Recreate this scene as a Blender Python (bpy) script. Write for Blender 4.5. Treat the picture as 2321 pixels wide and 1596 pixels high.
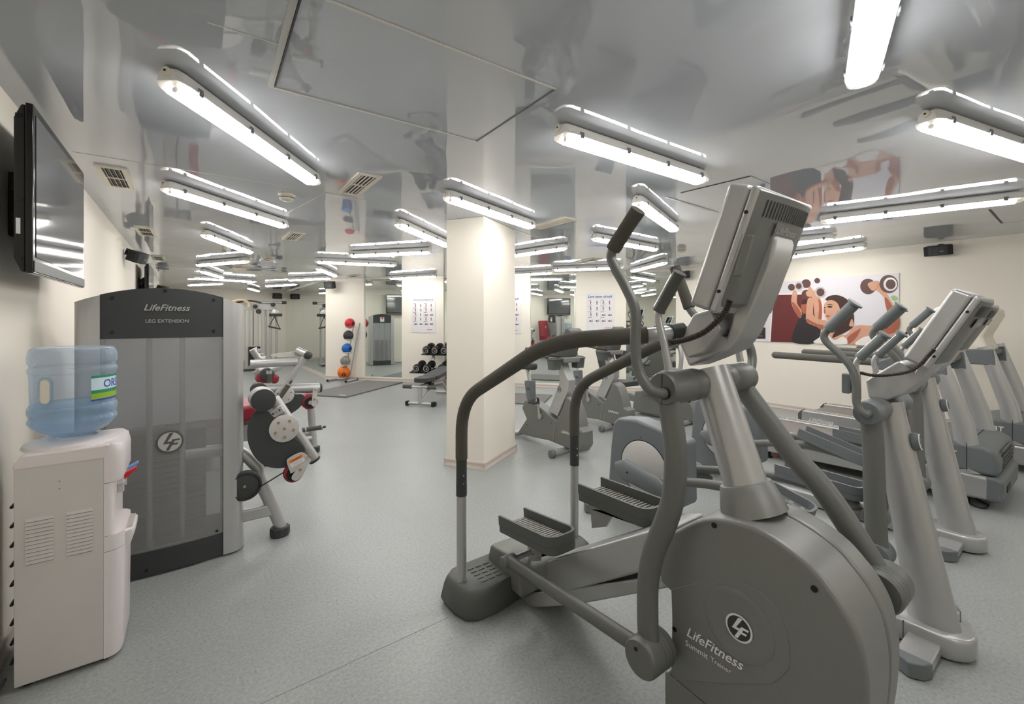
import bpy, math, random
from mathutils import Vector, Matrix
random.seed(7)
for o in list(bpy.data.objects):
    bpy.data.objects.remove(o)
sc = bpy.context.scene
COL = sc.collection
PI = math.pi
# ---------------------------------------------------------------- camera, world, exposure
TH = math.radians(36.1); CC, SS = math.cos(TH), math.sin(TH)
FPX, YH, CX0, EYE, CEIL = 1000.0, 725.0, 1160.5, 1.42, 2.40
cd = bpy.data.cameras.new('camera'); cam = bpy.data.objects.new('camera', cd); COL.objects.link(cam)
cam.location = (0, 0, EYE); cam.rotation_euler = (PI/2, 0, -TH)
cd.sensor_fit = 'HORIZONTAL'; cd.sensor_width = 36.0; cd.lens = FPX/2321*36.0
cd.shift_y = -(798-YH)/2321; cd.clip_start = 0.02; cd.clip_end = 100
sc.camera = cam
wd = bpy.data.worlds.new('world'); sc.world = wd; wd.use_nodes = True
wd.node_tree.nodes['Background'].inputs[0].default_value = (0.5, 0.5, 0.5, 1)
wd.node_tree.nodes['Background'].inputs[1].default_value = 0.05
vs = sc.view_settings
vs.view_transform = 'Standard'; vs.look = 'None'; vs.gamma = 1.0; vs.use_curve_mapping = False; vs.exposure = 0.0
LAMP_POWER = 29.0

# pixel -> place on a known plane (the plane is the surface the thing touches)
def ray(x, y):
    a = (x-CX0)/FPX
    return Vector((CC*a+SS, -SS*a+CC, (YH-y)/FPX))
def on(x, y, n, p0):
    r = ray(x, y); o = Vector((0, 0, EYE)); n = Vector(n)
    return o + r*((Vector(p0)-o).dot(n)/r.dot(n))
def PX(x, y, X): return on(x, y, (1, 0, 0), (X, 0, 0))
def PY(x, y, Y): return on(x, y, (0, 1, 0), (0, Y, 0))
def PZ(x, y, Z): return on(x, y, (0, 0, 1), (0, 0, Z))
def OX(l, X): return [(p.y, p.z) for p in (PX(a, b, X) for a, b in l)]
def OY(l, Y): return [(p.x, p.z) for p in (PY(a, b, Y) for a, b in l)]

# ---------------------------------------------------------------- materials
MATS = {}
def s2l(c):
    return tuple((v/255/12.92 if v/255 <= .04045 else ((v/255+.055)/1.055)**2.4) for v in c)
def mat(name, rgb, rough=.5, metal=0., spec=.5, var=.06, scale=14., bump=0., bscale=200., emit=None, estr=0., coat=0., ior=1.45):
    m = bpy.data.materials.new(name); m.use_nodes = True; MATS[name] = m
    nt = m.node_tree; b = nt.nodes['Principled BSDF']
    col = s2l(rgb)
    tc = nt.nodes.new('ShaderNodeTexCoord')
    nz = nt.nodes.new('ShaderNodeTexNoise'); nz.inputs['Scale'].default_value = scale; nz.inputs['Detail'].default_value = 3
    nt.links.new(tc.outputs['Object'], nz.inputs['Vector'])
    mx = nt.nodes.new('ShaderNodeMix'); mx.data_type = 'RGBA'
    mx.inputs[6].default_value = tuple(min(1, v*(1-var)) for v in col)+(1,)
    mx.inputs[7].default_value = tuple(min(1, v*(1+var)) for v in col)+(1,)
    nt.links.new(nz.outputs['Fac'], mx.inputs[0]); nt.links.new(mx.outputs[2], b.inputs['Base Color'])
    b.inputs['Roughness'].default_value = rough; b.inputs['Metallic'].default_value = metal
    b.inputs['Specular IOR Level'].default_value = spec; b.inputs['IOR'].default_value = ior
    b.inputs['Coat Weight'].default_value = coat
    if bump:
        n2 = nt.nodes.new('ShaderNodeTexNoise'); n2.inputs['Scale'].default_value = bscale; n2.inputs['Detail'].default_value = 2
        nt.links.new(tc.outputs['Object'], n2.inputs['Vector'])
        bp = nt.nodes.new('ShaderNodeBump'); bp.inputs['Strength'].default_value = bump; bp.inputs['Distance'].default_value = .002
        nt.links.new(n2.outputs['Fac'], bp.inputs['Height']); nt.links.new(bp.outputs['Normal'], b.inputs['Normal'])
    if emit:
        b.inputs['Emission Color'].default_value = s2l(emit)+(1,); b.inputs['Emission Strength'].default_value = estr
    return m
mat('wall', (238, 232, 220), .85, var=.015, scale=3, bump=.05, bscale=90)
mat('trim', (206, 194, 185), .4, var=.03)
mat('trim_white', (222, 218, 210), .45)
mat('silver', (184, 184, 183), .34, .55, var=.03, scale=30)
mat('silver_pale', (182, 182, 181), .34, .6, var=.03, scale=30)
mat('silver_flat', (196, 194, 190), .5, .2, var=.03)
mat('paint_grey', (134, 134, 131), .42, .35, var=.03, scale=40)
mat('paint_mid', (120, 121, 117), .42, .25, var=.04, scale=40)
mat('arm_grey', (112, 113, 110), .45, .25, var=.04, scale=40, bump=.04, bscale=900)
mat('plastic_grey', (108, 113, 114), .5, var=.05)
mat('plastic_blue_grey', (108, 113, 115), .45, var=.05)
mat('plastic_dark', (86, 88, 85), .5, var=.06)
mat('charcoal', (58, 60, 61), .55, var=.05)
mat('foam', (80, 78, 70), .75, var=.06, bump=.25, bscale=600)
mat('rail_grey', (98, 97, 90), .6)
mat('rubber', (70, 70, 70), .7, var=.08, bump=.2, bscale=300)
mat('black', (22, 22, 23), .45, var=.1)
mat('gloss_black', (12, 12, 13), .12, var=.1)
mat('screen', (92, 93, 96), .06, spec=1.0, var=.02)
mat('chrome', (205, 203, 198), .18, .95, var=.02)
mat('brass', (176, 146, 110), .35, .6)
mat('red_vinyl', (140, 38, 52), .45, var=.08)
mat('orange_rubber', (168, 62, 36), .5)
mat('white_plastic', (222, 214, 213), .35, var=.015)
mat('white_panel', (205, 200, 197), .5, var=.02)
mat('white_paint', (240, 240, 240), .6)
mat('lamp_housing', (232, 230, 226), .4)
mat('off_white', (226, 220, 205), .5)
mat('ball_red', (196, 40, 48), .5); mat('ball_black', (48, 47, 46), .55); mat('ball_blue', (28, 96, 178), .5)
mat('ball_grey', (138, 136, 128), .55); mat('ball_orange', (222, 108, 22), .5)
mat('mat_floor', (118, 116, 114), .75, var=.04, bump=.2, bscale=150)
mat('tap_blue', (128, 168, 226), .3); mat('tap_red', (214, 40, 40), .3)
mat('belt', (124, 117, 112), .55, var=.12, scale=4)
mat('pad_grey', (166, 164, 158), .6)
mat('ink_red', (190, 40, 50), .7); mat('ink_black', (40, 42, 52), .7); mat('ink_blue', (50, 62, 130), .7); mat('ink_line', (160, 165, 180), .7)
mat('poster_paper', (226, 226, 228), .3)
mat('door_green', (62, 84, 72), .5)
mat('skin', (208, 158, 132), .6, var=.14, scale=7); mat('skin_dark', (170, 98, 76), .6, var=.12, scale=5); mat('hair', (66, 42, 36), .6)
mat('mural_sky', (222, 218, 224), .35, var=.05, scale=2); mat('mural_red', (104, 42, 42), .4, var=.15, scale=6)
mat('mural_black', (46, 42, 44), .4); mat('mural_white', (238, 232, 228), .4); mat('mural_bell', (92, 62, 58), .4); mat('mural_green', (160, 196, 130), .4)
mat('label_green', (40, 140, 96), .4); mat('label_lime', (150, 180, 60), .4); mat('label_blue', (40, 66, 170), .4); mat('label_sky', (200, 220, 232), .4)
mat('warning_orange', (232, 120, 30), .5); mat('cable_brown', (58, 46, 38), .5)
mat('yellow', (206, 186, 60), .5)
mat('cable_pipe', (222, 196, 160), .5)

def ntree(name):
    m = bpy.data.materials.new(name); m.use_nodes = True; MATS[name] = m
    return m.node_tree, m.node_tree.nodes['Principled BSDF']
# stretched glossy ceiling film
nt, b = ntree('ceiling_film')
b.inputs['Base Color'].default_value = s2l((190, 194, 200))+(1,); b.inputs['Roughness'].default_value = .015
b.inputs['IOR'].default_value = 2.0
tc = nt.nodes.new('ShaderNodeTexCoord'); mp = nt.nodes.new('ShaderNodeMapping'); nz = nt.nodes.new('ShaderNodeTexNoise')
nz.inputs['Scale'].default_value = 1.5; nz.inputs['Detail'].default_value = 1.0
nt.links.new(tc.outputs['Object'], mp.inputs['Vector']); nt.links.new(mp.outputs['Vector'], nz.inputs['Vector'])
bp = nt.nodes.new('ShaderNodeBump'); bp.inputs['Strength'].default_value = .22; bp.inputs['Distance'].default_value = .03
nt.links.new(nz.outputs['Fac'], bp.inputs['Height']); nt.links.new(bp.outputs['Normal'], b.inputs['Normal'])
# speckled linoleum
nt, b = ntree('linoleum')
tc = nt.nodes.new('ShaderNodeTexCoord')
def noise(nt, tc, scale, detail, rough=.5, st=(1, 1, 1), rot=0.):
    mp = nt.nodes.new('ShaderNodeMapping'); mp.inputs['Scale'].default_value = st; mp.inputs['Rotation'].default_value = (0, 0, rot)
    n = nt.nodes.new('ShaderNodeTexNoise'); n.inputs['Scale'].default_value = scale; n.inputs['Detail'].default_value = detail; n.inputs['Roughness'].default_value = rough
    nt.links.new(tc.outputs['Object'], mp.inputs['Vector']); nt.links.new(mp.outputs['Vector'], n.inputs['Vector'])
    return n
def ramp(nt, src, stops):
    r = nt.nodes.new('ShaderNodeValToRGB'); e = r.color_ramp.elements
    e[0].position, e[0].color = stops[0][0], stops[0][1]+(1,)
    e[1].position, e[1].color = stops[-1][0], stops[-1][1]+(1,)
    for p, c in stops[1:-1]:
        k = e.new(p); k.color = c+(1,)
    nt.links.new(src, r.inputs['Fac']); return r
n1 = noise(nt, tc, 70, 7, .8); r1 = ramp(nt, n1.outputs['Fac'], [(.28, s2l((128, 131, 130))), (.5, s2l((155, 158, 156))), (.72, s2l((176, 178, 174)))])
n2 = noise(nt, tc, 110, 4, .65, (1, .4, 1), .6); r2 = ramp(nt, n2.outputs['Fac'], [(.30, (.38, .39, .40)), (.37, (1, 1, 1))])
n3 = noise(nt, tc, 1.2, 3, .6); r3 = ramp(nt, n3.outputs['Fac'], [(.3, (.90, .91, .92)), (.7, (1, 1, 1))])
m1 = nt.nodes.new('ShaderNodeMix'); m1.data_type = 'RGBA'; m1.blend_type = 'MULTIPLY'; m1.inputs[0].default_value = .75
m2 = nt.nodes.new('ShaderNodeMix'); m2.data_type = 'RGBA'; m2.blend_type = 'MULTIPLY'; m2.inputs[0].default_value = 1
nt.links.new(r1.outputs[0], m1.inputs[6]); nt.links.new(r2.outputs[0], m1.inputs[7]); nt.links.new(m1.outputs[2], m2.inputs[6]); nt.links.new(r3.outputs[0], m2.inputs[7])
nt.links.new(m2.outputs[2], b.inputs['Base Color']); b.inputs['Roughness'].default_value = .36; b.inputs['Specular IOR Level'].default_value = .45
# mirror
nt, b = ntree('mirror')
b.inputs['Base Color'].default_value = (.80, .85, .815, 1); b.inputs['Metallic'].default_value = 1; b.inputs['Roughness'].default_value = 0.0
# translucent plastics: part see-through, part surface
def thin(name, tint, surf, rough, fac, edge=.0):
    m = bpy.data.materials.new(name); m.use_nodes = True; MATS[name] = m
    nt = m.node_tree; b = nt.nodes['Principled BSDF']; out = nt.nodes['Material Output']
    b.inputs['Base Color'].default_value = s2l(surf)+(1,); b.inputs['Roughness'].default_value = rough
    t = nt.nodes.new('ShaderNodeBsdfTransparent'); t.inputs[0].default_value = s2l(tint)+(1,)
    mx = nt.nodes.new('ShaderNodeMixShader')
    lw = nt.nodes.new('ShaderNodeLayerWeight'); lw.inputs['Blend'].default_value = .35
    ma = nt.nodes.new('ShaderNodeMath'); ma.operation = 'MULTIPLY_ADD'; ma.inputs[1].default_value = edge; ma.inputs[2].default_value = fac
    ma.use_clamp = True
    nt.links.new(lw.outputs['Facing'], ma.inputs[0]); nt.links.new(ma.outputs[0], mx.inputs[0])
    nt.links.new(t.outputs[0], mx.inputs[1]); nt.links.new(b.outputs[0], mx.inputs[2]); nt.links.new(mx.outputs[0], out.inputs[0])
thin('smoked_acrylic', (236, 237, 240), (212, 211, 208), .3, .24, .08)
thin('bottle_blue', (234, 241, 248), (200, 216, 232), .08, .12, .5)
thin('water', (226, 240, 250), (188, 214, 236), .05, .12, .3)
thin('clear_plastic', (236, 236, 236), (225, 222, 215), .1, .35, .5)
# lit lamp diffuser
nt, b = ntree('lamp_glow')
b.inputs['Base Color'].default_value = (.9, .9, .88, 1); b.inputs['Emission Color'].default_value = (1.0, .975, .945, 1); b.inputs['Emission Strength'].default_value = LAMP_POWER

# ---------------------------------------------------------------- mesh helpers
LOC = {}
def root_of(o):
    while o.parent: o = o.parent
    return o
class M:
    def __init__(s): s.v = []; s.f = []
    def add(s, vs, fs):
        k = len(s.v); s.v += [tuple(v) for v in vs]; s.f += [tuple(i+k for i in f) for f in fs]; return s
    def box(s, a, b, mtx=None):
        (x0, y0, z0), (x1, y1, z1) = a, b
        vs = [Vector((x, y, z)) for z in (z0, z1) for y in (y0, y1) for x in (x0, x1)]
        if mtx: vs = [mtx @ v for v in vs]
        return s.add(vs, [(0, 2, 3, 1), (4, 5, 7, 6), (0, 1, 5, 4), (2, 6, 7, 3), (0, 4, 6, 2), (1, 3, 7, 5)])
    def cbox(s, c, d, rot=(0, 0, 0)):
        from mathutils import Euler
        m = Matrix.Translation(c) @ Euler(rot).to_matrix().to_4x4()
        return s.box([-k/2 for k in d], [k/2 for k in d], m)
    def prism(s, pts, ax, a0, a1):
        n = len(pts)
        def P(p, a): return {'x': (a, p[0], p[1]), 'y': (p[0], a, p[1]), 'z': (p[0], p[1], a)}[ax]
        vs = [P(p, a0) for p in pts]+[P(p, a1) for p in pts]
        fs = [tuple(range(n)), tuple(range(2*n-1, n-1, -1))]+[(i, i+n, (i+1) % n+n, (i+1) % n) for i in range(n)]
        return s.add(vs, fs)
    def loft(s, rings, cap=True, closed=False):
        n = len(rings[0]); vs = [v for r in rings for v in r]; fs = []
        for k in range(len(rings)-1+(1 if closed else 0)):
            a, b = k*n, ((k+1) % len(rings))*n
            fs += [(a+i, a+(i+1) % n, b+(i+1) % n, b+i) for i in range(n)]
        if cap and not closed:
            fs += [tuple(range(n-1, -1, -1)), tuple(range((len(rings)-1)*n, len(rings)*n))]
        return s.add(vs, fs)
    def tube(s, pts, r, n=14, ref=None, cap=True):
        pts = [Vector(p) for p in pts]; m = len(pts); rings = []; prev = None
        for i, p in enumerate(pts):
            t = (pts[min(i+1, m-1)]-pts[max(i-1, 0)]).normalized()
            if ref is not None: a = Vector(ref)
            elif prev is not None: a = prev
            else: a = Vector((1, 0, 0)) if abs(t.x) < .8 else Vector((0, 1, 0))
            a = (a-t*a.dot(t))
            if a.length < 1e-6: a = Vector((0, 0, 1))
            a.normalize(); b = t.cross(a); prev = a
            rr = r[i] if isinstance(r, list) else r
            ra, rb = rr if isinstance(rr, tuple) else (rr, rr)
            rings.append([p+a*(ra*math.cos(2*PI*k/n))+b*(rb*math.sin(2*PI*k/n)) for k in range(n)])
        return s.loft(rings, cap)
    def lathe(s, prof, c=(0, 0, 0), axis='z', n=28, rot=None, cap=True):
        rings = []
        for r, h in prof:
            ring = []
            for k in range(n):
                a = 2*PI*k/n; x, y = r*math.cos(a), r*math.sin(a)
                v = Vector({'z': (x, y, h), 'x': (h, x, y), 'y': (y, h, x)}[axis])
                if rot: v = rot @ v
                ring.append(v+Vector(c))
            rings.append(ring)
        return s.loft(rings, cap)
    def cyl(s, c, r, h, axis='z', n=24, bev=0.):
        p = [(r, -h/2), (r, h/2)] if not bev else [(r-bev, -h/2), (r-bev*.3, -h/2+bev*.3), (r, -h/2+bev), (r, h/2-bev), (r-bev*.3, h/2-bev*.3), (r-bev, h/2)]
        return s.lathe(p, c, axis, n)
    def rod(s, a, b, r, n=12): return s.tube([a, b], r, n)
    def sphere(s, c, r, n=20, m=12, sc=(1, 1, 1)):
        prof = [(max(1e-4, r*math.sin(PI*k/m)), -r*math.cos(PI*k/m)) for k in range(m+1)]
        k0 = len(s.v); s.lathe(prof, (0, 0, 0), 'z', n)
        for i in range(k0, len(s.v)):
            v = s.v[i]; s.v[i] = (v[0]*sc[0]+c[0], v[1]*sc[1]+c[1], v[2]*sc[2]+c[2])
        return s
    def go(s, name, m, parent=None, bev=0., seg=2, flat=False, ang=38, local=False, label=None, kind=None, recalc=True):
        off = Vector((0, 0, 0))
        if parent is not None and not local: off = LOC.get(root_of(parent).name, Vector((0, 0, 0)))
        me = bpy.data.meshes.new(name); me.from_pydata([tuple(Vector(v)-off) for v in s.v], [], s.f); me.update()
        if recalc:
            import bmesh
            bm = bmesh.new(); bm.from_mesh(me); bmesh.ops.recalc_face_normals(bm, faces=bm.faces); bm.to_mesh(me); bm.free()
        if not flat:
            me.polygons.foreach_set('use_smooth', [True]*len(me.polygons)); me.set_sharp_from_angle(angle=math.radians(ang))
        me.materials.append(MATS[m]); o = bpy.data.objects.new(name, me); COL.objects.link(o)
        if parent is not None: o.parent = parent
        if bev:
            bm_ = o.modifiers.new('bevel', 'BEVEL'); bm_.width = bev; bm_.segments = seg; bm_.limit_method = 'ANGLE'; bm_.angle_limit = math.radians(35); bm_.harden_normals = True
        if label: o['label'] = label
        if kind: o['kind'] = kind
        return o
def thing(name, label, cat, loc=(0, 0, 0), group=None, rot=(0, 0, 0)):
    o = bpy.data.objects.new(name, None); COL.objects.link(o); o.empty_display_size = .1
    o.location = loc; o.rotation_euler = rot; o['label'] = label; o['category'] = cat
    if group: o['group'] = group
    LOC[o.name] = Vector(loc); return o
def tag(o, label, cat, group=None):
    o['label'] = label; o['category'] = cat
    if group: o['group'] = group
    return o
def struct(o): o['kind'] = 'structure'; return o
KIDS = {}
def kids(o): return [c for c in COL.objects if c.parent == o]
def copy_tree(o, loc=None, rot=None, label=None, parent=None, skip=()):
    c = o.copy(); COL.objects.link(c); c.parent = parent
    if loc is not None: c.location = loc
    if rot is not None: c.rotation_euler = rot
    if label: c['label'] = label
    if parent is None: LOC[c.name] = Vector(c.location)
    for ch in kids(o):
        if ch.name.split('.')[0] in skip: continue
        copy_tree(ch, parent=c)
    return c
def fillet(pts, r, n=7):
    pts = [Vector(p) for p in pts]; out = [pts[0]]
    for i in range(1, len(pts)-1):
        p, a, b = pts[i], pts[i-1], pts[i+1]
        rr = r[i-1] if isinstance(r, (list, tuple)) else r
        la = min(rr, (a-p).length*.49); lb = min(rr, (b-p).length*.49)
        A = p+(a-p).normalized()*la; B = p+(b-p).normalized()*lb
        for k in range(n+1):
            t = k/n; out.append(A*(1-t)**2+p*(2*t*(1-t))+B*t*t)
    out.append(pts[-1]); return out
def spl(pts, n=5, closed=False):
    m = len(pts); out = []; D = len(pts[0])
    rng = range(m if closed else m-1)
    for i in rng:
        g = (lambda k: pts[k % m]) if closed else (lambda k: pts[max(0, min(m-1, k))])
        p0, p1, p2, p3 = g(i-1), g(i), g(i+1), g(i+2)
        for k in range(n):
            t = k/n
            out.append(tuple(.5*(2*p1[d]+(p2[d]-p0[d])*t+(2*p0[d]-5*p1[d]+4*p2[d]-p3[d])*t*t+(3*p1[d]-p0[d]-3*p2[d]+p3[d])*t**3) for d in range(D)))
    if not closed: out.append(tuple(pts[-1]))
    return out
def rrect(x0, y0, x1, y1, r, n=5):
    out = []
    for cx, cy, a in ((x1-r, y1-r, 0), (x0+r, y1-r, 90), (x0+r, y0+r, 180), (x1-r, y0+r, 270)):
        for k in range(n+1):
            t = math.radians(a+90*k/n); out.append((cx+r*math.cos(t), cy+r*math.sin(t)))
    return out
def circ(cx, cy, r, n=28, ry=None): return [(cx+r*math.cos(2*PI*k/n), cy+(ry or r)*math.sin(2*PI*k/n)) for k in range(n)]
def smooth_quad(c, ax1, ax2, w, h): return [c-ax1*w/2-ax2*h/2, c+ax1*w/2-ax2*h/2, c+ax1*w/2+ax2*h/2, c-ax1*w/2+ax2*h/2]
def text(name, s, parent, c, right, up, width, m, shear=0., bold=0., eps=.0012, local=False, height=None, wrap=None):
    cu = bpy.data.curves.new('t', 'FONT'); cu.body = s; cu.size = 1; cu.shear = shear; cu.offset = bold; cu.resolution_u = 3
    ob = bpy.data.objects.new('t', cu); COL.objects.link(ob)
    dg = bpy.context.evaluated_depsgraph_get(); me = bpy.data.meshes.new_from_object(ob.evaluated_get(dg))
    vs = [v.co.copy() for v in me.vertices]; fs = [tuple(p.vertices) for p in me.polygons]
    bpy.data.objects.remove(ob); bpy.data.curves.remove(cu); bpy.data.meshes.remove(me)
    x0, x1 = min(v.x for v in vs), max(v.x for v in vs); y0, y1 = min(v.y for v in vs), max(v.y for v in vs)
    k = width/(x1-x0); ky = k if not height else height/(y1-y0)
    right = Vector(right).normalized(); up = Vector(up).normalized(); nrm = right.cross(up); c = Vector(c)
    mb = M()
    if wrap: pos = [wrap((v.x-(x0+x1)/2)*k, (v.y-(y0+y1)/2)*ky) for v in vs]
    else: pos = [c+right*((v.x-(x0+x1)/2)*k)+up*((v.y-(y0+y1)/2)*ky)+nrm*eps for v in vs]
    mb.add(pos, fs)
    return mb.go(name, m, parent, flat=True, local=local, recalc=False)
def plate(pts3, nrm, t):
    """closed slab from a 3D polygon, thickness t along nrm"""
    mb = M(); n = len(pts3); nrm = Vector(nrm)*t
    vs = [Vector(p) for p in pts3]+[Vector(p)+nrm for p in pts3]
    return mb.add(vs, [tuple(range(n-1, -1, -1)), tuple(range(n, 2*n))]+[(i, (i+1) % n, (i+1) % n+n, i+n) for i in range(n)])

# ================================================================ THE ROOM
B0, B1 = Vector((2.671, 11.27, 0)), Vector((7.674, 5.083, 0))          # angled back wall
BD = (B1-B0).normalized(); BN = Vector((BD.y, -BD.x, 0))               # along it, and into the room
R1, R0 = B1.copy(), Vector((7.62, .62, 0))                             # right wall
RD = (R0-R1).normalized(); RN = Vector((RD.y, -RD.x, 0))
REAR = -2.6
R2 = R1+RD*((R1.y-REAR)/-RD.y)
LX = -.643; ENDY = 17.0
def PB(x, y, off=0.): return on(x, y, BN, B0+BN*off)
def PR(x, y, off=0.): return on(x, y, RN, R1+RN*off)
def SB(x): return (PB(x, 800)-B0).dot(BD)                              # distance along the back wall
poly = [(LX, REAR), (R2.x, REAR), (R1.x, R1.y), (B0.x, B0.y), (B0.x, ENDY), (LX, ENDY)]
struct(M().prism(poly, 'z', -.1, 0).go('floor', 'linoleum', flat=True))
ceil = struct(M().prism(poly, 'z', CEIL, CEIL+.1).go('ceiling', 'ceiling_film', flat=True))
def wall(name, a, b, nrm, t=.12):
    a, b = Vector(a), Vector(b); nrm = Vector(nrm)
    return struct(plate([(a.x, a.y, 0), (b.x, b.y, 0), (b.x, b.y, CEIL), (a.x, a.y, CEIL)], -nrm, t).go(name, 'wall', flat=True))
wall('wall_left', (LX, REAR, 0), (LX, ENDY, 0), (1, 0, 0))
wall('wall_end', (LX, ENDY, 0), (B0.x, ENDY, 0), (0, -1, 0))
w_side = wall('wall_side', (B0.x, ENDY, 0), (B0.x, B0.y, 0), (-1, 0, 0))
w_back = wall('wall_back', B0, B1, BN)
wall('wall_right', R1, R2, RN)
wall('wall_rear', (LX, REAR, 0), (R2.x, REAR, 0), (0, 1, 0))
def baseboard(name, a, b, nrm, h=.07):
    a, b, nrm = Vector(a), Vector(b), Vector(nrm); d = (b-a).normalized()
    prof = [(0, 0), (.022, 0), (.022, .01), (.014, .022), (.010, .045), (.014, .055), (.012, .066), (.004, h), (0, h)]
    rings = [[p+nrm*(q[0]+.0005)+Vector((0, 0, q[1]+.0005)) for q in prof] for p in (a, b)]
    return struct(M().loft(rings).go(name, 'trim'))
baseboard('baseboard_left', (LX, REAR, 0), (LX, ENDY, 0), (1, 0, 0))
baseboard('baseboard_end', (LX+.03, ENDY, 0), (B0.x-.03, ENDY, 0), (0, -1, 0))
baseboard('baseboard_side', (B0.x, ENDY, 0), (B0.x, B0.y+.02, 0), (-1, 0, 0))
baseboard('baseboard_back', B0+BN*.046, B1+BN*.046-BD*.04, BN)
baseboard('baseboard_right', R1+RD*.03, R2, RN)
# white wall piers standing proud between the mirrors, mirror panes in between
def strip_on_back(s0, s1, z0, z1, t, off=0.):
    p = B0+BN*off
    return plate([p+BD*s0+Vector((0, 0, z0)), p+BD*s1+Vector((0, 0, z0)), p+BD*s1+Vector((0, 0, z1)), p+BD*s0+Vector((0, 0, z1))], BN, t)
sB = {x: SB(x) for x in (827, 913, 1007, 1203, 1306, 1419)}
Ltot = (B1-B0).length
for a, b in ((0, sB[827]), (sB[913], sB[1007]), (SB(1090), sB[1203]), (sB[1306], sB[1419])):
    strip_on_back(a, b, 0, CEIL-.001, .045, .0005).go('wall_pier', 'wall', w_back, flat=True, local=True)
for a, b in ((sB[827], sB[913]), (sB[1007], SB(1090)), (sB[1203], sB[1306]), (sB[1419], Ltot)):
    strip_on_back(a+.004, b-.004, .085, CEIL-.035, .006, .001).go('mirror_pane', 'mirror', w_back, flat=True, local=True)
    strip_on_back(a+.002, b-.002, .0, .084, .04, .001).go('mirror_sill', 'wall', w_back, flat=True, local=True)
yy = [ENDY-.02, 15.55, 14.1, 12.65, B0.y+.01]
for a, b in zip(yy[:-1], yy[1:]):
    M().box((B0.x-.007, b+.002, .085), (B0.x-.001, a-.002, CEIL-.03)).go('mirror_pane', 'mirror', w_side, flat=True, local=True)
M().box((B0.x-.02, B0.y, CEIL-.028), (B0.x-.001, ENDY-.01, CEIL-.002)).go('mirror_cornice', 'trim_white', w_side, flat=True, local=True)
# free-standing column
cA, cB, cC, cD = Vector((2.026, 3.869, 0)), Vector((2.241, 3.522, 0)), Vector((2.862, 3.865, 0)), Vector((2.647, 4.211, 0))
col = struct(M().prism([(p.x, p.y) for p in (cA, cB, cC, cD)], 'z', .0005, CEIL-.0005).go('wall_column', 'wall', flat=True, bev=.006))
for i, (a, b) in enumerate(((cA, cB), (cB, cC), (cC, cD), (cD, cA))):
    d = (b-a).normalized(); baseboard('trim_%d' % (i+1), a-d*.018, b+d*.018, (d.y, -d.x, 0), .075)
# door in the rear wall (seen in the mirrors)
dr = struct(M().box((4.6, REAR+.001, .005), (5.5, REAR+.045, 2.05)).go('door_1', 'door_green', flat=True, bev=.004))
M().lathe([(.012, 0), (.012, .05), (.026, .055), (.026, .07)], (5.42, REAR+.045, 1.0), 'y').go('door_handle', 'chrome', dr, local=True)
# ceiling details: metal edged hatches and film joints
def cstrip(name, a, b, w, m, drop=.004):
    a, b = Vector(a), Vector(b); d = (b-a).normalized(); n = Vector((-d.y, d.x, 0))
    return plate([a-n*w/2, a+n*w/2, b+n*w/2, b-n*w/2], (0, 0, -1), drop).go(name, m, ceil, flat=True, local=True)
Zc = CEIL-.0006
h1, h2, h3 = PZ(613, 195, Zc), PZ(1080, 320, Zc), PZ(1259, 201, Zc); h4 = h1+(h3-h2)
for a, b, w, m in ((h1, h4, .022, 'silver_flat'), (h1, h2, .008, 'trim_white'), (h2, h3, .005, 'plastic_grey'), (h3, h4, .008, 'trim_white')):
    cstrip('hatch_edge', a, b, w, m)
cstrip('hatch_edge', h1+(h4-h1).normalized()*.02+(h2-h1).normalized()*.016, h4+(h2-h1).normalized()*.016, .006, 'charcoal', .006)
for a, b, w, m in (((1508, 446), (1626, 481), .02, 'silver'), ((1543, 437), (1701, 399), .004, 'charcoal'), ((1701, 399), (1744, 417), .006, 'silver'),
                   ((2243, 475), (2271, 506), .014, 'charcoal'), ((2271, 506), (2321, 502), .008, 'trim_white')):
    cstrip('hatch_edge', PZ(*a, Zc), PZ(*b, Zc), w, m)
for a, b in (((165, 344), (735, 436)), ((735, 436), (1010, 487)), ((620, 500), (740, 436)), ((470, 50), (640, 103)), ((1166, 520), (1280, 560))):
    cstrip('film_joint', PZ(*a, Zc), PZ(*b, Zc), .004, 'trim_white', .0015)
# floor sheet joints
for a, b in (((590, 1596), (1015, 1400)), ((1166, 1045), (1260, 1012)), ((1880, 1060), (1760, 1045))):
    a, b = PZ(*a, .0004), PZ(*b, .0004); d = (b-a).normalized(); n = Vector((-d.y, d.x, 0))*.0016
    plate([a-n*.45, a+n*.45, b+n*.45, b-n*.45], (0, 0, 1), .0003).go('floor_joint', 'plastic_grey', bpy.data.objects['floor'], flat=True, local=True)

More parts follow.
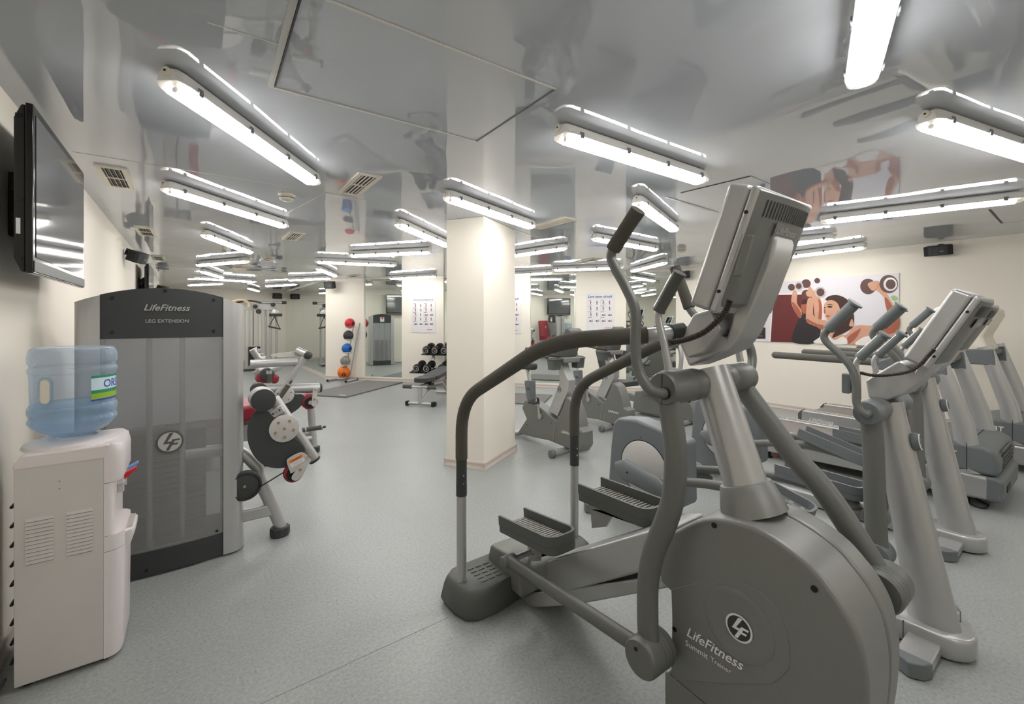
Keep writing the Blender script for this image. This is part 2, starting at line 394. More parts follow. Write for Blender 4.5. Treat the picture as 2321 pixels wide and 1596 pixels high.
# ================================================================ CEILING LAMPS
def lamp_proto():
    t = thing('ceiling_lamp', '', 'ceiling lamp', (0, 0, CEIL))
    L = 1.27/2
    hs = [(-.026, -.004), (.026, -.004), (.043, -.016), (.050, -.052), (.054, -.055), (.054, -.062), (-.054, -.062), (-.054, -.055), (-.050, -.052), (-.043, -.016)]
    def ring(x, k, dz=0): return [Vector((x, y*k, z if z < -.04 else z-dz)) for y, z in hs]
    body = M().loft([ring(-L+.004, .72, .012), ring(-L+.03, .95, .002), ring(-L+.06, 1), ring(L-.06, 1), ring(L-.03, .95, .002), ring(L-.004, .72, .012)]).go('housing', 'lamp_housing', t, bev=.003, local=True)
    for sx in (-1, 1):
        M().cyl((sx*(L-.004), 0, -.028), .017, .02, 'x', 16, .003).go('cable_gland', 'off_white', body, local=True)
        M().cyl((sx*(L+.007), 0, -.028), .0045, .002, 'x', 10).go('gland_hole', 'black', body, local=True)
    def lring(x, k, d):
        out = []
        for q in range(13):
            a = PI*q/12; out.append(Vector((x, .049*k*math.cos(a), -.0625-d*.72*(math.sin(a)**.6))))
        return out
    M().loft([lring(-L+.055, 1, .043), lring(-L+.06, 1, .044), lring(L-.06, 1, .044), lring(L-.055, 1, .043)]).go('diffuser', 'lamp_glow', t, local=True, ang=60)
    for sx in (-1, 1):
        M().loft([lring(sx*(L-.0545), 1, .043), lring(sx*(L-.03), .99, .038), lring(sx*(L-.012), .9, .028), lring(sx*(L-.004), .72, .008)]).go('diffuser_end', 'clear_plastic', t, local=True, ang=60)
        M().cyl((sx*(L-.05), 0, -.076), .012, .01, 'x', 14).go('tube_cap', 'white_paint', t, local=True)
    for k in range(4):
        x = -L+.11+k*(2*L-.22)/3
        for sy in (-1, 1):
            M().prism([(sy*.0545, -.043), (sy*.0580, -.043), (sy*.0600, -.058), (sy*.0580, -.073), (sy*.0540, -.073), (sy*.0555, -.058)], 'x', x-.012, x+.012).go('clip', 'plastic_grey', t, local=True, flat=True)
    return t
LAMPS = [
 ((388, 187.5), (710.5, 411), 'large lit fluorescent ceiling lamp above the leg extension tower'),
 ((368, 424), (649.5, 512.6), 'lit ceiling lamp next to the round smoke detector'),
 ((1269, 305), (1593, 408.7), 'large lit ceiling lamp just left of the foreground trainer console'),
 ((1001, 442), (1213.5, 515.6), 'lit ceiling lamp directly in front of the top of the white column'),
 ((1867, 500), (2313.5, 450), 'long lit ceiling lamp nearest the black speaker on the right wall'),
 ((1439, 453.7), (1531.8, 522.5), 'short foreshortened ceiling lamp just above the tall left grip of the foreground trainer'),
 ((1336.7, 537.5), (1493, 566), 'ceiling lamp crossing behind the tall left grip of the foreground trainer'),
 ((909.7, 510.6), (1009.8, 554), 'foreshortened ceiling lamp touching the left edge of the white column'),
 ((806, 578), (961, 571), 'lit ceiling lamp above the dumbbell exercise poster, its left end overlapping another'),
 ((712.4, 592), (899.6, 600.8), 'horizontal lit ceiling lamp above the medicine ball rack pier'),
 ((457, 529), (571.6, 572.7), 'lit ceiling lamp slanting down right just above the weight tower top'),
 ((453.8, 599.7), (554.7, 591.5), 'lit ceiling lamp meeting the slanting one above the weight tower'),
 ((433, 629), (586.6, 638.5), 'longer horizontal ceiling lamp low over the weight tower, in front of the end wall'),
 ((456, 614), (504.6, 629), 'short ceiling lamp crossing the row of lamps low over the weight tower'),
 ((559, 652), (589.8, 660.5), 'smallest far ceiling lamp on its own in front of the white end wall'),
 ((436, 645.4), (494, 643), 'thin far ceiling lamp lowest over the weight tower'),
 ((603.6, 648), (670.6, 644), 'far ceiling lamp above the small black speaker on the end wall'),
 ((654, 634.6), (749.7, 630), 'far ceiling lamp crossing the white strip above the side mirrors'),
 ((722.8, 609.5), (758.5, 624), 'short foreshortened ceiling lamp just left above the ball rack speaker'),
 ((886, 631), (986, 625.5), 'ceiling lamp right above the poster next to the dumbbells'),
 ((1255, 611), (1410, 606), 'horizontal ceiling lamp in front of the leg exercise poster pier'),
 ((1150, 623), (1225, 619), 'far ceiling lamp partly hidden right behind the white column'),
 ((1425.8, 615.7), (1518.8, 591.7), 'ceiling lamp close to the back corner of the right wall'),
 ((1130, 583), (1278, 562), 'ceiling lamp coming out from behind the right side of the white column')]
lamp0 = lamp_proto(); first = True
ZR = CEIL-.06
def put_lamp(c, ang, label):
    global first
    loc = (c.x, c.y, CEIL-.0005)
    if first: lamp0.location = loc; lamp0.rotation_euler = (0, 0, ang); lamp0['label'] = label; first = False; o = lamp0
    else: o = copy_tree(lamp0, loc, (0, 0, ang), label)
    o['group'] = 'fluorescent ceiling lamps'
    return o
for a, b, lab in LAMPS:
    A, B = PZ(*a, ZR), PZ(*b, ZR); d = B-A
    put_lamp((A+B)/2, math.atan2(d.y, d.x), lab)
def lamp_dir(a, b, lab):                          # only one end in view: a is that end, b lies along it
    A, B = PZ(*a, ZR), PZ(*b, ZR); d = (B-A).normalized(); put_lamp(A+d*.635, math.atan2(d.y, d.x), lab)
lamp_dir((1951, 190), (1990, 0), 'bright ceiling lamp pointing up out of the top edge of the picture')
lamp_dir((2098, 274), (2321, 346), 'ceiling lamp cut off by the right edge of the picture')
lamp_dir((1895, 540), (1788, 550), 'upper of two ceiling lamps partly hidden behind the trainer console')
lamp_dir((1963, 559), (1777, 582), 'lower of two ceiling lamps partly hidden behind the trainer console, close to the mural')
for x, y, a, k in ((1.2, -1.4, .5, 'left wall'), (4.3, -1.2, 2.2, 'green door'), (6.2, -1.6, .2, 'right wall')):  # lamps added behind the camera to brighten the near machine faces
    put_lamp(Vector((x, y, 0)), a, 'added ceiling lamp behind the camera, in the rear of the gym nearest the '+k)

# air vents
def vent(q, label):
    P = [PZ(x, y, CEIL-.0007) for x, y in q]
    c = sum(P, Vector())/4; e = ((P[1]-P[0])+(P[2]-P[3]))/2; f = ((P[3]-P[0])+(P[2]-P[1]))/2
    if f.length > e.length: e, f = f, e
    ang = math.atan2(e.y, e.x); L, W = max(.3, min(.55, e.length)), max(.16, min(.3, f.length))
    t = thing('air_vent', label, 'air vent', (c.x, c.y, CEIL-.0007), 'ceiling air vents', (0, 0, ang))
    m = M(); l, w, g = L/2, W/2, .03
    for a, b in (((-l, -w), (l, -w+g)), ((-l, w-g), (l, w)), ((-l, -w+g), (-l+g, w-g)), ((l-g, -w+g), (l, w-g)), ((-.008, -w+g), (.008, w-g))):
        m.box((a[0], a[1], -.012), (b[0], b[1], 0))
    m.go('frame', 'off_white', t, local=True, flat=True)
    M().box((-l+g, -w+g, -.002), (l-g, w-g, -.0002)).go('shaft', 'black', t, local=True, flat=True)
    n = 4
    for sx in (-1, 1):
        for k in range(n):
            y = -w+g+(k+.5)*(2*w-2*g)/n; x0, x1 = (.008, l-g) if sx > 0 else (-l+g, -.008)
            M().prism([(y-.0025, -.011), (y+.0005, -.011), (y+.0035, -.004), (y+.0005, -.004)], 'x', x0, x1).go('slat', 'off_white', t, local=True, flat=True)
    return t
for q, lab in ((((215, 366), (279, 376.5), (303, 430), (250, 424)), 'white ceiling air vent just right of the big television'),
               (((825, 382.5), (867.5, 394), (805, 444), (765, 439)), 'largest ceiling air vent, left of the column between two lamps'),
               (((662, 523), (692, 527), (668, 545), (641, 543)), 'ceiling air vent right of the lamp beside the smoke detector'),
               (((605, 580), (622, 583), (610, 592), (588, 591)), 'small far ceiling air vent right above the weight tower lamps'),
               (((306, 512), (342, 517), (350, 535.6), (323, 532)), 'ceiling air vent by the left wall above the small corner speaker'),
               (((345, 578), (366, 580), (373, 590), (352, 589)), 'small ceiling air vent by the left wall beyond the corner speaker'),
               (((1283, 491), (1305, 496), (1220, 519), (1205, 512)), 'flat looking ceiling air vent to the right of the column lamp'),
               (((784, 628), (802, 622), (817, 623.5), (797, 629)), 'thin far ceiling air vent on the pier with the ball rack'),
               (((1298, 595), (1355, 583), (1366, 586), (1312, 598)), 'ceiling air vent above the horizontal lamp by the leg exercise poster')):
    vent(q, lab)
def smoke(px, py, lab):
    c = PZ(px, py, CEIL-.03)
    t = thing('smoke_detector', lab, 'smoke detector', (c.x, c.y, CEIL-.0006), 'smoke detectors')
    M().lathe([(.06, 0), (.062, -.008), (.055, -.016)], (0, 0, 0)).go('base', 'off_white', t, local=True)
    M().lathe([(.05, -.016), (.054, -.03), (.05, -.044), (.036, -.052), (.001, -.053)], (0, 0, 0)).go('cover', 'off_white', t, local=True)
    M().lathe([(.0545, -.0275), (.0552, -.03), (.0545, -.0325)], (0, 0, 0), cap=False).go('slot_ring', 'charcoal', t, local=True)
smoke(650, 449, 'round white smoke detector on the ceiling left of the big air vent')
smoke(1545, 568, 'round white smoke detector on the ceiling near the back right corner')

# ================================================================ shared machine pieces
def emblem(parent, c, right, up, r, local=False, back='charcoal', ring='white_paint'):
    c, right, up = Vector(c), Vector(right).normalized(), Vector(up).normalized(); n = right.cross(up)
    def pol(l, e, name, m, par):
        return plate([c+right*(x*r)+up*(y*r)+n*e for x, y in l], n, .0008).go(name, m, par, flat=True, local=local)
    k = pol(circ(0, 0, 1, 32), .0004, 'emblem', ring, parent)
    pol(circ(0, 0, .86, 32), .0013, 'emblem_field', back, k)
    pol([(-.02, .80), (.28, .80), (-.18, .02), (.10, .02), (.02, -.16), (-.50, -.16)], .0022, 'emblem_stroke', ring, k)
    pol([(.20, .22), (.76, .22), (.70, .06), (.36, .06), (.26, -.14), (.62, -.14), (.54, -.30), (.18, -.30), (-.08, -.78), (-.30, -.72), (-.02, -.20)], .0022, 'emblem_stroke', ring, k)
    return k
def screw(parent, c, axis, r=.006, m='black', name='screw', t=.004):
    return M().cyl(c, r, t, axis, 12).go(name, m, parent)
def coil(pts, r, n_r):
    path = spl([tuple(p) for p in pts], 24); out = []; rr = []
    for i, p in enumerate(path): out.append(p); rr.append(r if i % 3 else r*.72)
    return M().tube(out, rr, 10)
def rib_pedal(name, parent, c, w, l, m_body, m_rib, ribs=16, tilt=0., rim=.045, pods=False):
    """foot tray: front (rounded, -y) to rear (+y)"""
    c = Vector(c); R = Matrix.Translation(c) @ Matrix.Rotation(tilt, 4, 'X')
    def outline(e, r):
        o = [(w/2-e, l/2)]
        for k in range(8): a = -k*PI/14; o.append((w/2-e-r+r*math.cos(a), -l/2+e+r+r*math.sin(a)))
        for k in range(8): a = -PI/2-k*PI/14; o.append((-w/2+e+r+r*math.cos(a), -l/2+e+r+r*math.sin(a)))
        return o+[(-w/2+e, l/2)]
    out, inner = outline(0, .055), outline(.012, .045)
    m = M(); m.prism(out, 'z', -.035, 0)
    m.v = [tuple(R @ Vector(v)) for v in m.v]
    body = m.go(name, m_body, parent, bev=.006)
    m = M(); k = len(out)
    m.loft([[R @ Vector((*out[i], -.001)), R @ Vector((*out[i], rim)), R @ Vector((*inner[i], rim)), R @ Vector((*inner[i], -.001))] for i in range(k)])
    m.go('pedal_rim', m_body, body, ang=50)
    m = M()
    if pods:
        for iy in range(7):
            for ix in range(4):
                m.sphere((-w/2+.035+ix*(w-.07)/3, -l/2+.06+iy*(l-.11)/6, .0), .009, 8, 4, (1, 1.3, .35))
    else:
        for i in range(ribs):
            y = -l/2+.04+i*(l-.07)/(ribs-1); m.box((-w/2+.018, y-.004, 0), (w/2-.018, y+.003, .005))
    m.v = [tuple(R @ Vector(v)) for v in m.v]
    m.go('tread', m_rib, body, flat=not pods, kind='stuff')
    return body

# ================================================================ FOREGROUND TRAINER (stepping trainer)
SX = 1.465
T = thing('stepping_trainer', 'large grey stepping trainer with padded side rails in the right foreground', 'exercise machine', (SX, 1.15, 0))
FX = 1.33
hous = [(.925, .012), (.925, .19), (.905, .21), (.90, .485), (.945, .50), (.955, .63), (.93, .665), (.879, .709), (.81, .765), (.744, .798), (.66, .813), (.60, .811), (.535, .793), (.474, .763),
        (.43, .722), (.398, .682), (.372, .63), (.358, .56), (.355, .488), (.360, .40), (.372, .30), (.388, .15), (.40, .012)]
top = spl(hous[6:], 4)
hs = hous[:6]+top
H1 = M().prism(hs, 'x', FX, 1.505).go('housing', 'paint_grey', T, bev=.030, seg=5)
M().prism(hs, 'x', 1.508, 1.60).go('housing_half', 'paint_grey', T, bev=.022, seg=4)
sp = OX([(1522, 1336), (1575, 1322), (1637, 1309), (1694, 1323), (1746, 1362), (1777, 1414), (1790, 1475), (1786, 1519), (1751, 1550), (1659, 1550), (1529, 1541)], FX)
sp = spl(sp[:9], 4)+sp[9:]
pan = M().prism(sp, 'x', FX-.0025, FX+.002).go('side_panel', 'paint_grey', H1, bev=.002)
M().lathe([(.001, -.003), (.08, -.0032), (.098, -.0045), (.105, -.003)], (FX, .672, .505), 'x', 40).go('panel_disc', 'paint_grey', H1)
M().prism([(.92, .012), (.92, .205), (.70, .185), (.42, .20), (.405, .012)], 'x', FX-.006, FX+.002).go('skirt', 'paint_grey', H1, bev=.004)
emblem(H1, (FX-.0045, .666, .498), (0, -1, 0), (0, 0, 1), .040)
text('lettering', 'LifeFitness', H1, (FX-.004, .745, .392), (0, -1, 0), (0, 0, 1), .185, 'white_paint', .32, .012)
text('lettering', 'Summit', H1, (FX-.004, .803, .352), (0, -1, 0), (0, 0, 1), .078, 'white_paint', 0, .008)
text('lettering', 'Trainer', H1, (FX-.004, .722, .352), (0, -1, 0), (0, 0, 1), .066, 'white_paint', 0, 0)
for px, py in ((1619, 1191), (1846, 1335), (1530, 1426)):
    p = PX(px, py, FX); screw(H1, (FX-.001, p.y, p.z), 'x', .0085)
# column and collar
c0, c1 = PX(1697, 1120, SX), PX(1608, 835, SX); ca = (c1-c0).normalized()
cl = M().tube([c0-ca*.05, c1], [(.072, .066), (.066, .060)], 32, (1, 0, 0)).go('column', 'silver', T)
M().tube([c0-ca*.055, c0-ca*.03, c0+ca*.028, c0+ca*.036, c0+ca*.038], [(.108, .098), (.102, .094), (.084, .080), (.080, .076), (.073, .067)], 36, (1, 0, 0)).go('collar', 'paint_grey', T)
# console bracket: crooked arm from the column up behind the console
arm = OX([(1533, 765), (1578, 728), (1605, 748), (1645, 765), (1660, 715), (1695, 600), (1716, 546), (1735, 521), (1752, 522), (1759, 546), (1746, 605), (1714, 685), (1684, 755), (1658, 792), (1602, 816), (1560, 832)], 1.40)
M().prism(arm, 'x', 1.40, 1.53).go('console_arm', 'silver_pale', T, bev=.012, seg=3)
fr = OX([(1545, 772), (1578, 712), (1618, 700), (1640, 745), (1602, 800), (1566, 812)], 1.38)
M().prism(fr, 'x', 1.36, 1.57).go('bracket_cover', 'silver_pale', T, bev=.008, seg=3)
# console: front shell, mid shell, back shell
def console(Tn, xa, xb, bl, tl, depth, m_front='silver_pale', m_back='paint_mid', logo=True, bulk=.22):
    """bl, tl: (y,z) bottom and top of the user-side face; depth: thickness"""
    bl, tl = Vector(bl), Vector(tl); up = (tl-bl).normalized(); bk = Vector((up.y, -up.x))
    if bk.x > 0: bk = -bk
    h = (tl-bl).length
    def pt(u, d): return tuple(bl+up*u+bk*d)
    def shell(d0, d1, name, m, par, bev, inset=0.):
        o = [pt(inset, d0), pt(h-inset, d0), pt(h-inset, d1), pt(inset, d1)]
        return M().prism(o, 'x', xa+inset, xb-inset).go(name, m, par, bev=bev, seg=4)
    f = shell(0, depth*.58, 'console', m_front, Tn, .014)
    shell(depth*.59, depth*.80, 'console_mid', m_front, f, .010)
    # curved back
    rings = []
    for k in range(9):
        t = k/8; x = xa+.012+(xb-xa-.024)*t; bul = depth*bulk*(1-(2*t-1)**2)+.004
        rings.append([Vector((x, *pt(.02, depth*.78))), Vector((x, *pt(h-.006, depth*.78))), Vector((x, *pt(h-.012, depth*.78+bul))), Vector((x, *pt(.04, depth*.78+bul)))])
    bkp = M().loft(rings).go('console_back', m_back, f, bev=.006)
    def bp(x, u):
        t = (x-xa-.012)/(xb-xa-.024); bul = depth*bulk*(1-(2*t-1)**2)+.004
        y, z = pt(u, depth*.78+bul); return Vector((x, y, z))
    n = 20; m = M()
    for k in range(n):                                   # vent slots
        x = xa+.05+(xb-xa-.10)*k/(n-1); a, b = bp(x, h-.030), bp(x, h-.078)
        e = Vector((0, bk.x, bk.y))*.0012
        m.add([a+e+Vector((-.003, 0, 0)), a+e+Vector((.003, 0, 0)), b+e+Vector((.003, 0, 0)), b+e+Vector((-.003, 0, 0))], [(0, 1, 2, 3)])
    m.go('vent_slots', 'black', bkp, flat=True, recalc=False, kind='stuff')
    xc = (xa+xb)/2
    a = bp(xc, h-.104)+Vector((0, bk.x, bk.y))*.002
    if logo:
        upv = Vector((0, up.x, up.y)); q = smooth_quad(a, Vector((1, 0, 0)), upv, .15, .040)
        plate(q, Vector((0, bk.x, bk.y)), .0012).go('logo_plate', 'paint_grey', bkp, flat=True)
        text('lettering', 'LifeFitness', bkp, a+Vector((0, bk.x, bk.y))*.0014, (1, 0, 0), upv, .13, 'silver_pale', .32, .015)
    # screen on the user side
    q = [Vector((x, *pt(u, -.0015))) for x, u in ((xa+.04, .07), (xb-.04, .07), (xb-.04, h-.05), (xa+.04, h-.05))]
    plate(q, Vector((0, -bk.x, -bk.y)), .001).go('screen', 'gloss_black', f, flat=True)
    for u in (h*.18, h*.8):
        y, z = pt(u, depth*.70); screw(f, (xa-.001, y, z), 'x', .0055)
    return f
cb, ct = PX(1560, 690, 1.28), PX(1651, 412, 1.28)
cons = console(T, 1.28, 1.65, (cb.y, cb.z), (ct.y, ct.z), .118)
p = PX(1690, 612, 1.275)
M().prism(OX([(1700, 535), (1718, 535), (1690, 626), (1672, 628)], 1.30), 'x', 1.272, 1.285).go('card_reader', 'paint_mid', cons, bev=.003)
# shoulders
def drum(name, x0, x1, c, r, par, m='arm_grey', groove=None, dome=True):
    s = 1 if x1 > x0 else -1
    d = abs(x1-x0)
    prof = [(r*.90, 0), (r*.97, .006), (r, .015), (r, d*.62), (r*.985, d*.625), (r*.985, d*.635), (r, d*.64)]
    prof += [(r, d*.8), (r*.93, d*.9), (r*.75, d*.97), (r*.4, d)] if dome else [(r, d-.012), (r*.97, d-.004), (r*.9, d)]
    return M().lathe([(q, s*h) for q, h in prof], (x0, c[0], c[1]), 'x', 36).go(name, m, par)
scn = PX(1500, 882, 1.20); SY, SZ = scn.y, scn.z
for sx, nm in ((-1, 'L'), (1, 'R')):
    X = lambda d: SX+sx*d
    sh = drum('shoulder', X(.265), X(.045), (SY, SZ), .0535, T)
    M().box((X(.2662)-.0004, SY-.0008, SZ-.046), (X(.2662)+.0004, SY+.0008, SZ+.046)).go('shoulder_seam', 'charcoal', sh, flat=True)
    for dx in (.215, .145):
        screw(sh, (X(dx), SY-.02, SZ-.0505), 'z', .0045)
    # lower swing arm
    if sx < 0:
        pts = [PX(*q, X(.232)) for q in ((1530, 925), (1530, 1010), (1528, 1110), (1512, 1175), (1482, 1250), (1469, 1320), (1468, 1400), (1470, 1448))]
    else:
        pts = [PX(*q, X(.232)) for q in ((1702, 880), (1740, 955), (1800, 1035), (1850, 1090), (1895, 1150), (1950, 1235), (1982, 1290))]
    pts[0] = Vector((X(.232), SY, SZ-.03))
    a = M().tube(spl([tuple(q) for q in pts], 5), (.030, .037), 20, (1, 0, 0)).go('swing_arm', 'arm_grey', T)
    e = Vector(pts[-1]); hc = e+(e-Vector(pts[-2])).normalized()*.045
    hb = drum('hub', X(.285), X(.165), (hc.y, hc.z), .063, T, 'arm_grey', dome=False)
    for dx in (.225, .19): M().lathe([(.0632, -.0008), (.0634, 0), (.0632, .0008)], (X(dx), hc.y, hc.z), 'x', 36, cap=False).go('hub_groove', 'charcoal', hb)
    screw(hb, (X(.2862), hc.y+.012, hc.z+.028), 'x', .006)
    M().tube([X(.29)*Vector((1, 0, 0))+Vector((0, e.y, e.z+.004)), X(.17)*Vector((1, 0, 0))+Vector((0, e.y, e.z+.004))], .002, 8).go('hub_rim', 'brass', hb)
    # lower link from hub back to the pedal carriage
    rp = PX(1137, 1277, X(.275)) if sx < 0 else Vector((X(.275), 1.43, .50))
    st = Vector((X(.235), hc.y, hc.z))
    rp = Vector((X(.235), rp.y, rp.z)); d = (rp-st).normalized()
    lk = M().tube([st+d*.03, rp-d*.01], (.021, .030), 18, (1, 0, 0)).go('link_arm', 'arm_grey', T)
    M().cyl((X(.235), rp.y, rp.z), .027, .075, 'x', 22, .006).go('link_pivot', 'arm_grey', lk)
    M().rod((X(.2), rp.y, rp.z), (X(.10), rp.y, rp.z), .014).go('pivot_shaft', 'silver', lk)
    # pedal + carriage
    if sx < 0: pc = Vector((SX-.135, 1.62, .415))
    else: pc = Vector((SX+.135, 1.335, .585))
    rib_pedal('pedal', T, pc, .17, .40, 'plastic_dark', 'pad_grey', 18, tilt=(-.10 if sx < 0 else -.02))
    cg = M().prism([(rp.y-.05, rp.z-.03), (rp.y-.10, pc.z-.03), (pc.y-.12, pc.z-.04), (pc.y+.10, pc.z-.05), (rp.y+.05, rp.z+.02), (rp.y+.04, rp.z-.07)], 'x', X(.075), X(.085)+.002).go('carriage_plate', 'silver', T, bev=.002)
    for k in range(3): screw(cg, (X(.09), rp.y-.04+k*.035, rp.z-.02+k*.006), 'x', .006, 'chrome', 'bolt', .012)
    # side rail: silver post, sleeve, foam tube
    ry = 1.905; rx = X(.384)
    path = fillet([(rx, ry, .10), (rx, ry, 1.02), (rx, 1.235, 1.342), (X(.185), .93, 1.370), (X(.08), .885, 1.382)], [.17, .16, .04], 9)
    def cut(z0, z1): return [q for q in path if z0 <= q.z <= z1]
    post = M().tube([(rx, ry, .10), (rx, ry, .60)], .0245, 20).go('rail_post', 'silver', T)
    M().tube([(rx, ry, .555), (rx, ry, .61)], .0268, 20).go('rail_collar', 'charcoal', post)
    M().tube([(rx, ry, .61), (rx, ry, .76)], .0262, 20).go('rail_sleeve', 'charcoal', post)
    for zz in (.62, .66): screw(post, (rx-.004, ry-.026, zz), 'y', .005, 'chrome')
    i0 = 0
    fp = [Vector((rx, ry, .735))]+[q for q in path if q.z > .80 and q.y > .945]
    M().tube(fp, .0295, 22).go('foam_grip', 'foam', T)
    ip = [q for q in path if q.y < .945]
    M().tube([fp[-1]]+ip, .0235, 18).go('rail_tube', 'silver', T)
    M().tube([Vector((X(.13), .9065, 1.3763)), Vector((X(.085), .887, 1.3815))], .029, 18).go('rail_clamp', 'charcoal', T)
    # swinging hand grip
    if sx < 0:
        hp = [(X(.265), SY-.012, SZ-.012)]+[tuple(PX(*q, X(.335))) for q in ((1474, 884), (1447, 838), (1440, 780), (1440, 705), (1418, 650), (1393, 605), (1385, 578), (1400, 548), (1447, 476))]
    else:
        hp = [(X(.265), SY-.012, SZ-.012)]+[tuple(PX(*q, X(.335))) for q in ((1705, 812), (1690, 770), (1650, 745), (1610, 735), (1583, 722), (1566, 704), (1558, 685), (1530, 606))]
    if sx < 0: HP = hp
    hp2 = spl(hp, 6)
    M().tube(hp2[:-7], .0165, 16).go('handle_tube', 'arm_grey', T)
    g = M().tube([hp2[-10], hp2[-9], hp2[-4], hp2[-1]], [.0235, .025, .0235, .0245], 20).go('hand_grip', 'foam', T)
    M().cyl((X(.268), hp[0][1], hp[0][2]), .019, .008, 'x', 18).go('handle_boot', 'black', sh)
    # fixed grip with a metal pulse strip
    if sx < 0: fpth = [PX(*q, X(.228)) for q in ((1516, 838), (1506, 780), (1495, 735), (1493, 705), (1508, 677), (1541, 618))]
    else: fpth = [Vector((2*SX-q.x, q.y, q.z)) for q in FP]
    if sx < 0: FP = fpth
    M().tube(spl([tuple(q) for q in fpth], 5)[:-4], .0125, 14).go('grip_tube', 'silver', T)
    gr = M().tube([fpth[3], fpth[3]+(fpth[4]-fpth[3])*.2, fpth[5]-(fpth[5]-fpth[4])*.05, fpth[5]], [.0215, .0195, .0195, .022], 18).go('pulse_grip', 'plastic_dark', T)
    off = Vector((sx*-.019, .004, 0)) if sx > 0 else Vector((-.004, .018, .004))
    M().tube([fpth[3]*.92+fpth[5]*.08+off, fpth[3]*.08+fpth[5]*.92+off], (.002, .006), 8).go('pulse_strip', 'chrome', gr)
# rails under the pedals
up_ = OX([(1242, 1270), (1240, 1345), (1262, 1348), (1500, 1285), (1525, 1275), (1525, 1195), (1495, 1195)], 1.37)
M().prism(up_, 'x', 1.36, 1.57).go('pedal_rail', 'silver_pale', T, bev=.012, seg=3)
M().prism(OX([(1160, 1352), (1525, 1290), (1525, 1310), (1160, 1372)], 1.37), 'x', 1.385, 1.545).go('rail_slot', 'black', T)
M().prism(OX([(1150, 1362), (1180, 1380), (1300, 1372), (1530, 1330), (1530, 1300), (1160, 1352)], 1.37), 'x', 1.365, 1.565).go('lower_rail', 'silver', T, bev=.008)
# rear foot: broad block with rounded ends carrying both posts
def footring(z, k, dy=0.):
    return [Vector((SX+x*k, 1.90+y*k+dy, z)) for x, y in [(-.45, .10), (-.45, -.02), (-.43, -.10), (-.38, -.135), (-.28, -.14), (-.16, -.12), (0, -.10), (.16, -.12), (.28, -.14), (.38, -.135), (.43, -.10), (.45, -.02), (.45, .10), (.40, .14), (0, .15), (-.40, .14)]]
ft = M().loft([footring(.002, .97), footring(.03, 1.0), footring(.10, .96), footring(.128, .93), footring(.138, .88)]).go('rear_foot', 'plastic_dark', T, ang=60)
M().prism([(2.02, .10), (1.98, .22), (1.83, .235), (1.72, .19), (1.70, .06), (2.03, .06)], 'x', SX-.17, SX+.17).go('rear_cover', 'paint_mid', T, bev=.02, seg=3)
m = M()
for r_ in range(3):
    for k in range(5): m.cbox((SX-.30+r_*.045, 1.83+k*.032, .139), (.034, .008, .005))
    for k in range(5): m.cbox((SX+.21+r_*.045, 1.83+k*.032, .139), (.034, .008, .005))
m.go('grip_bumps', 'plastic_dark', ft, flat=True, kind='stuff')
# coiled cable to the console
cp = [PX(*q, 1.26) for q in ((1522, 776), (1560, 768), (1600, 750), (1640, 712), (1655, 680))]
coil(cp, .0095, 60).go('coiled_cable', 'cable_brown', T)

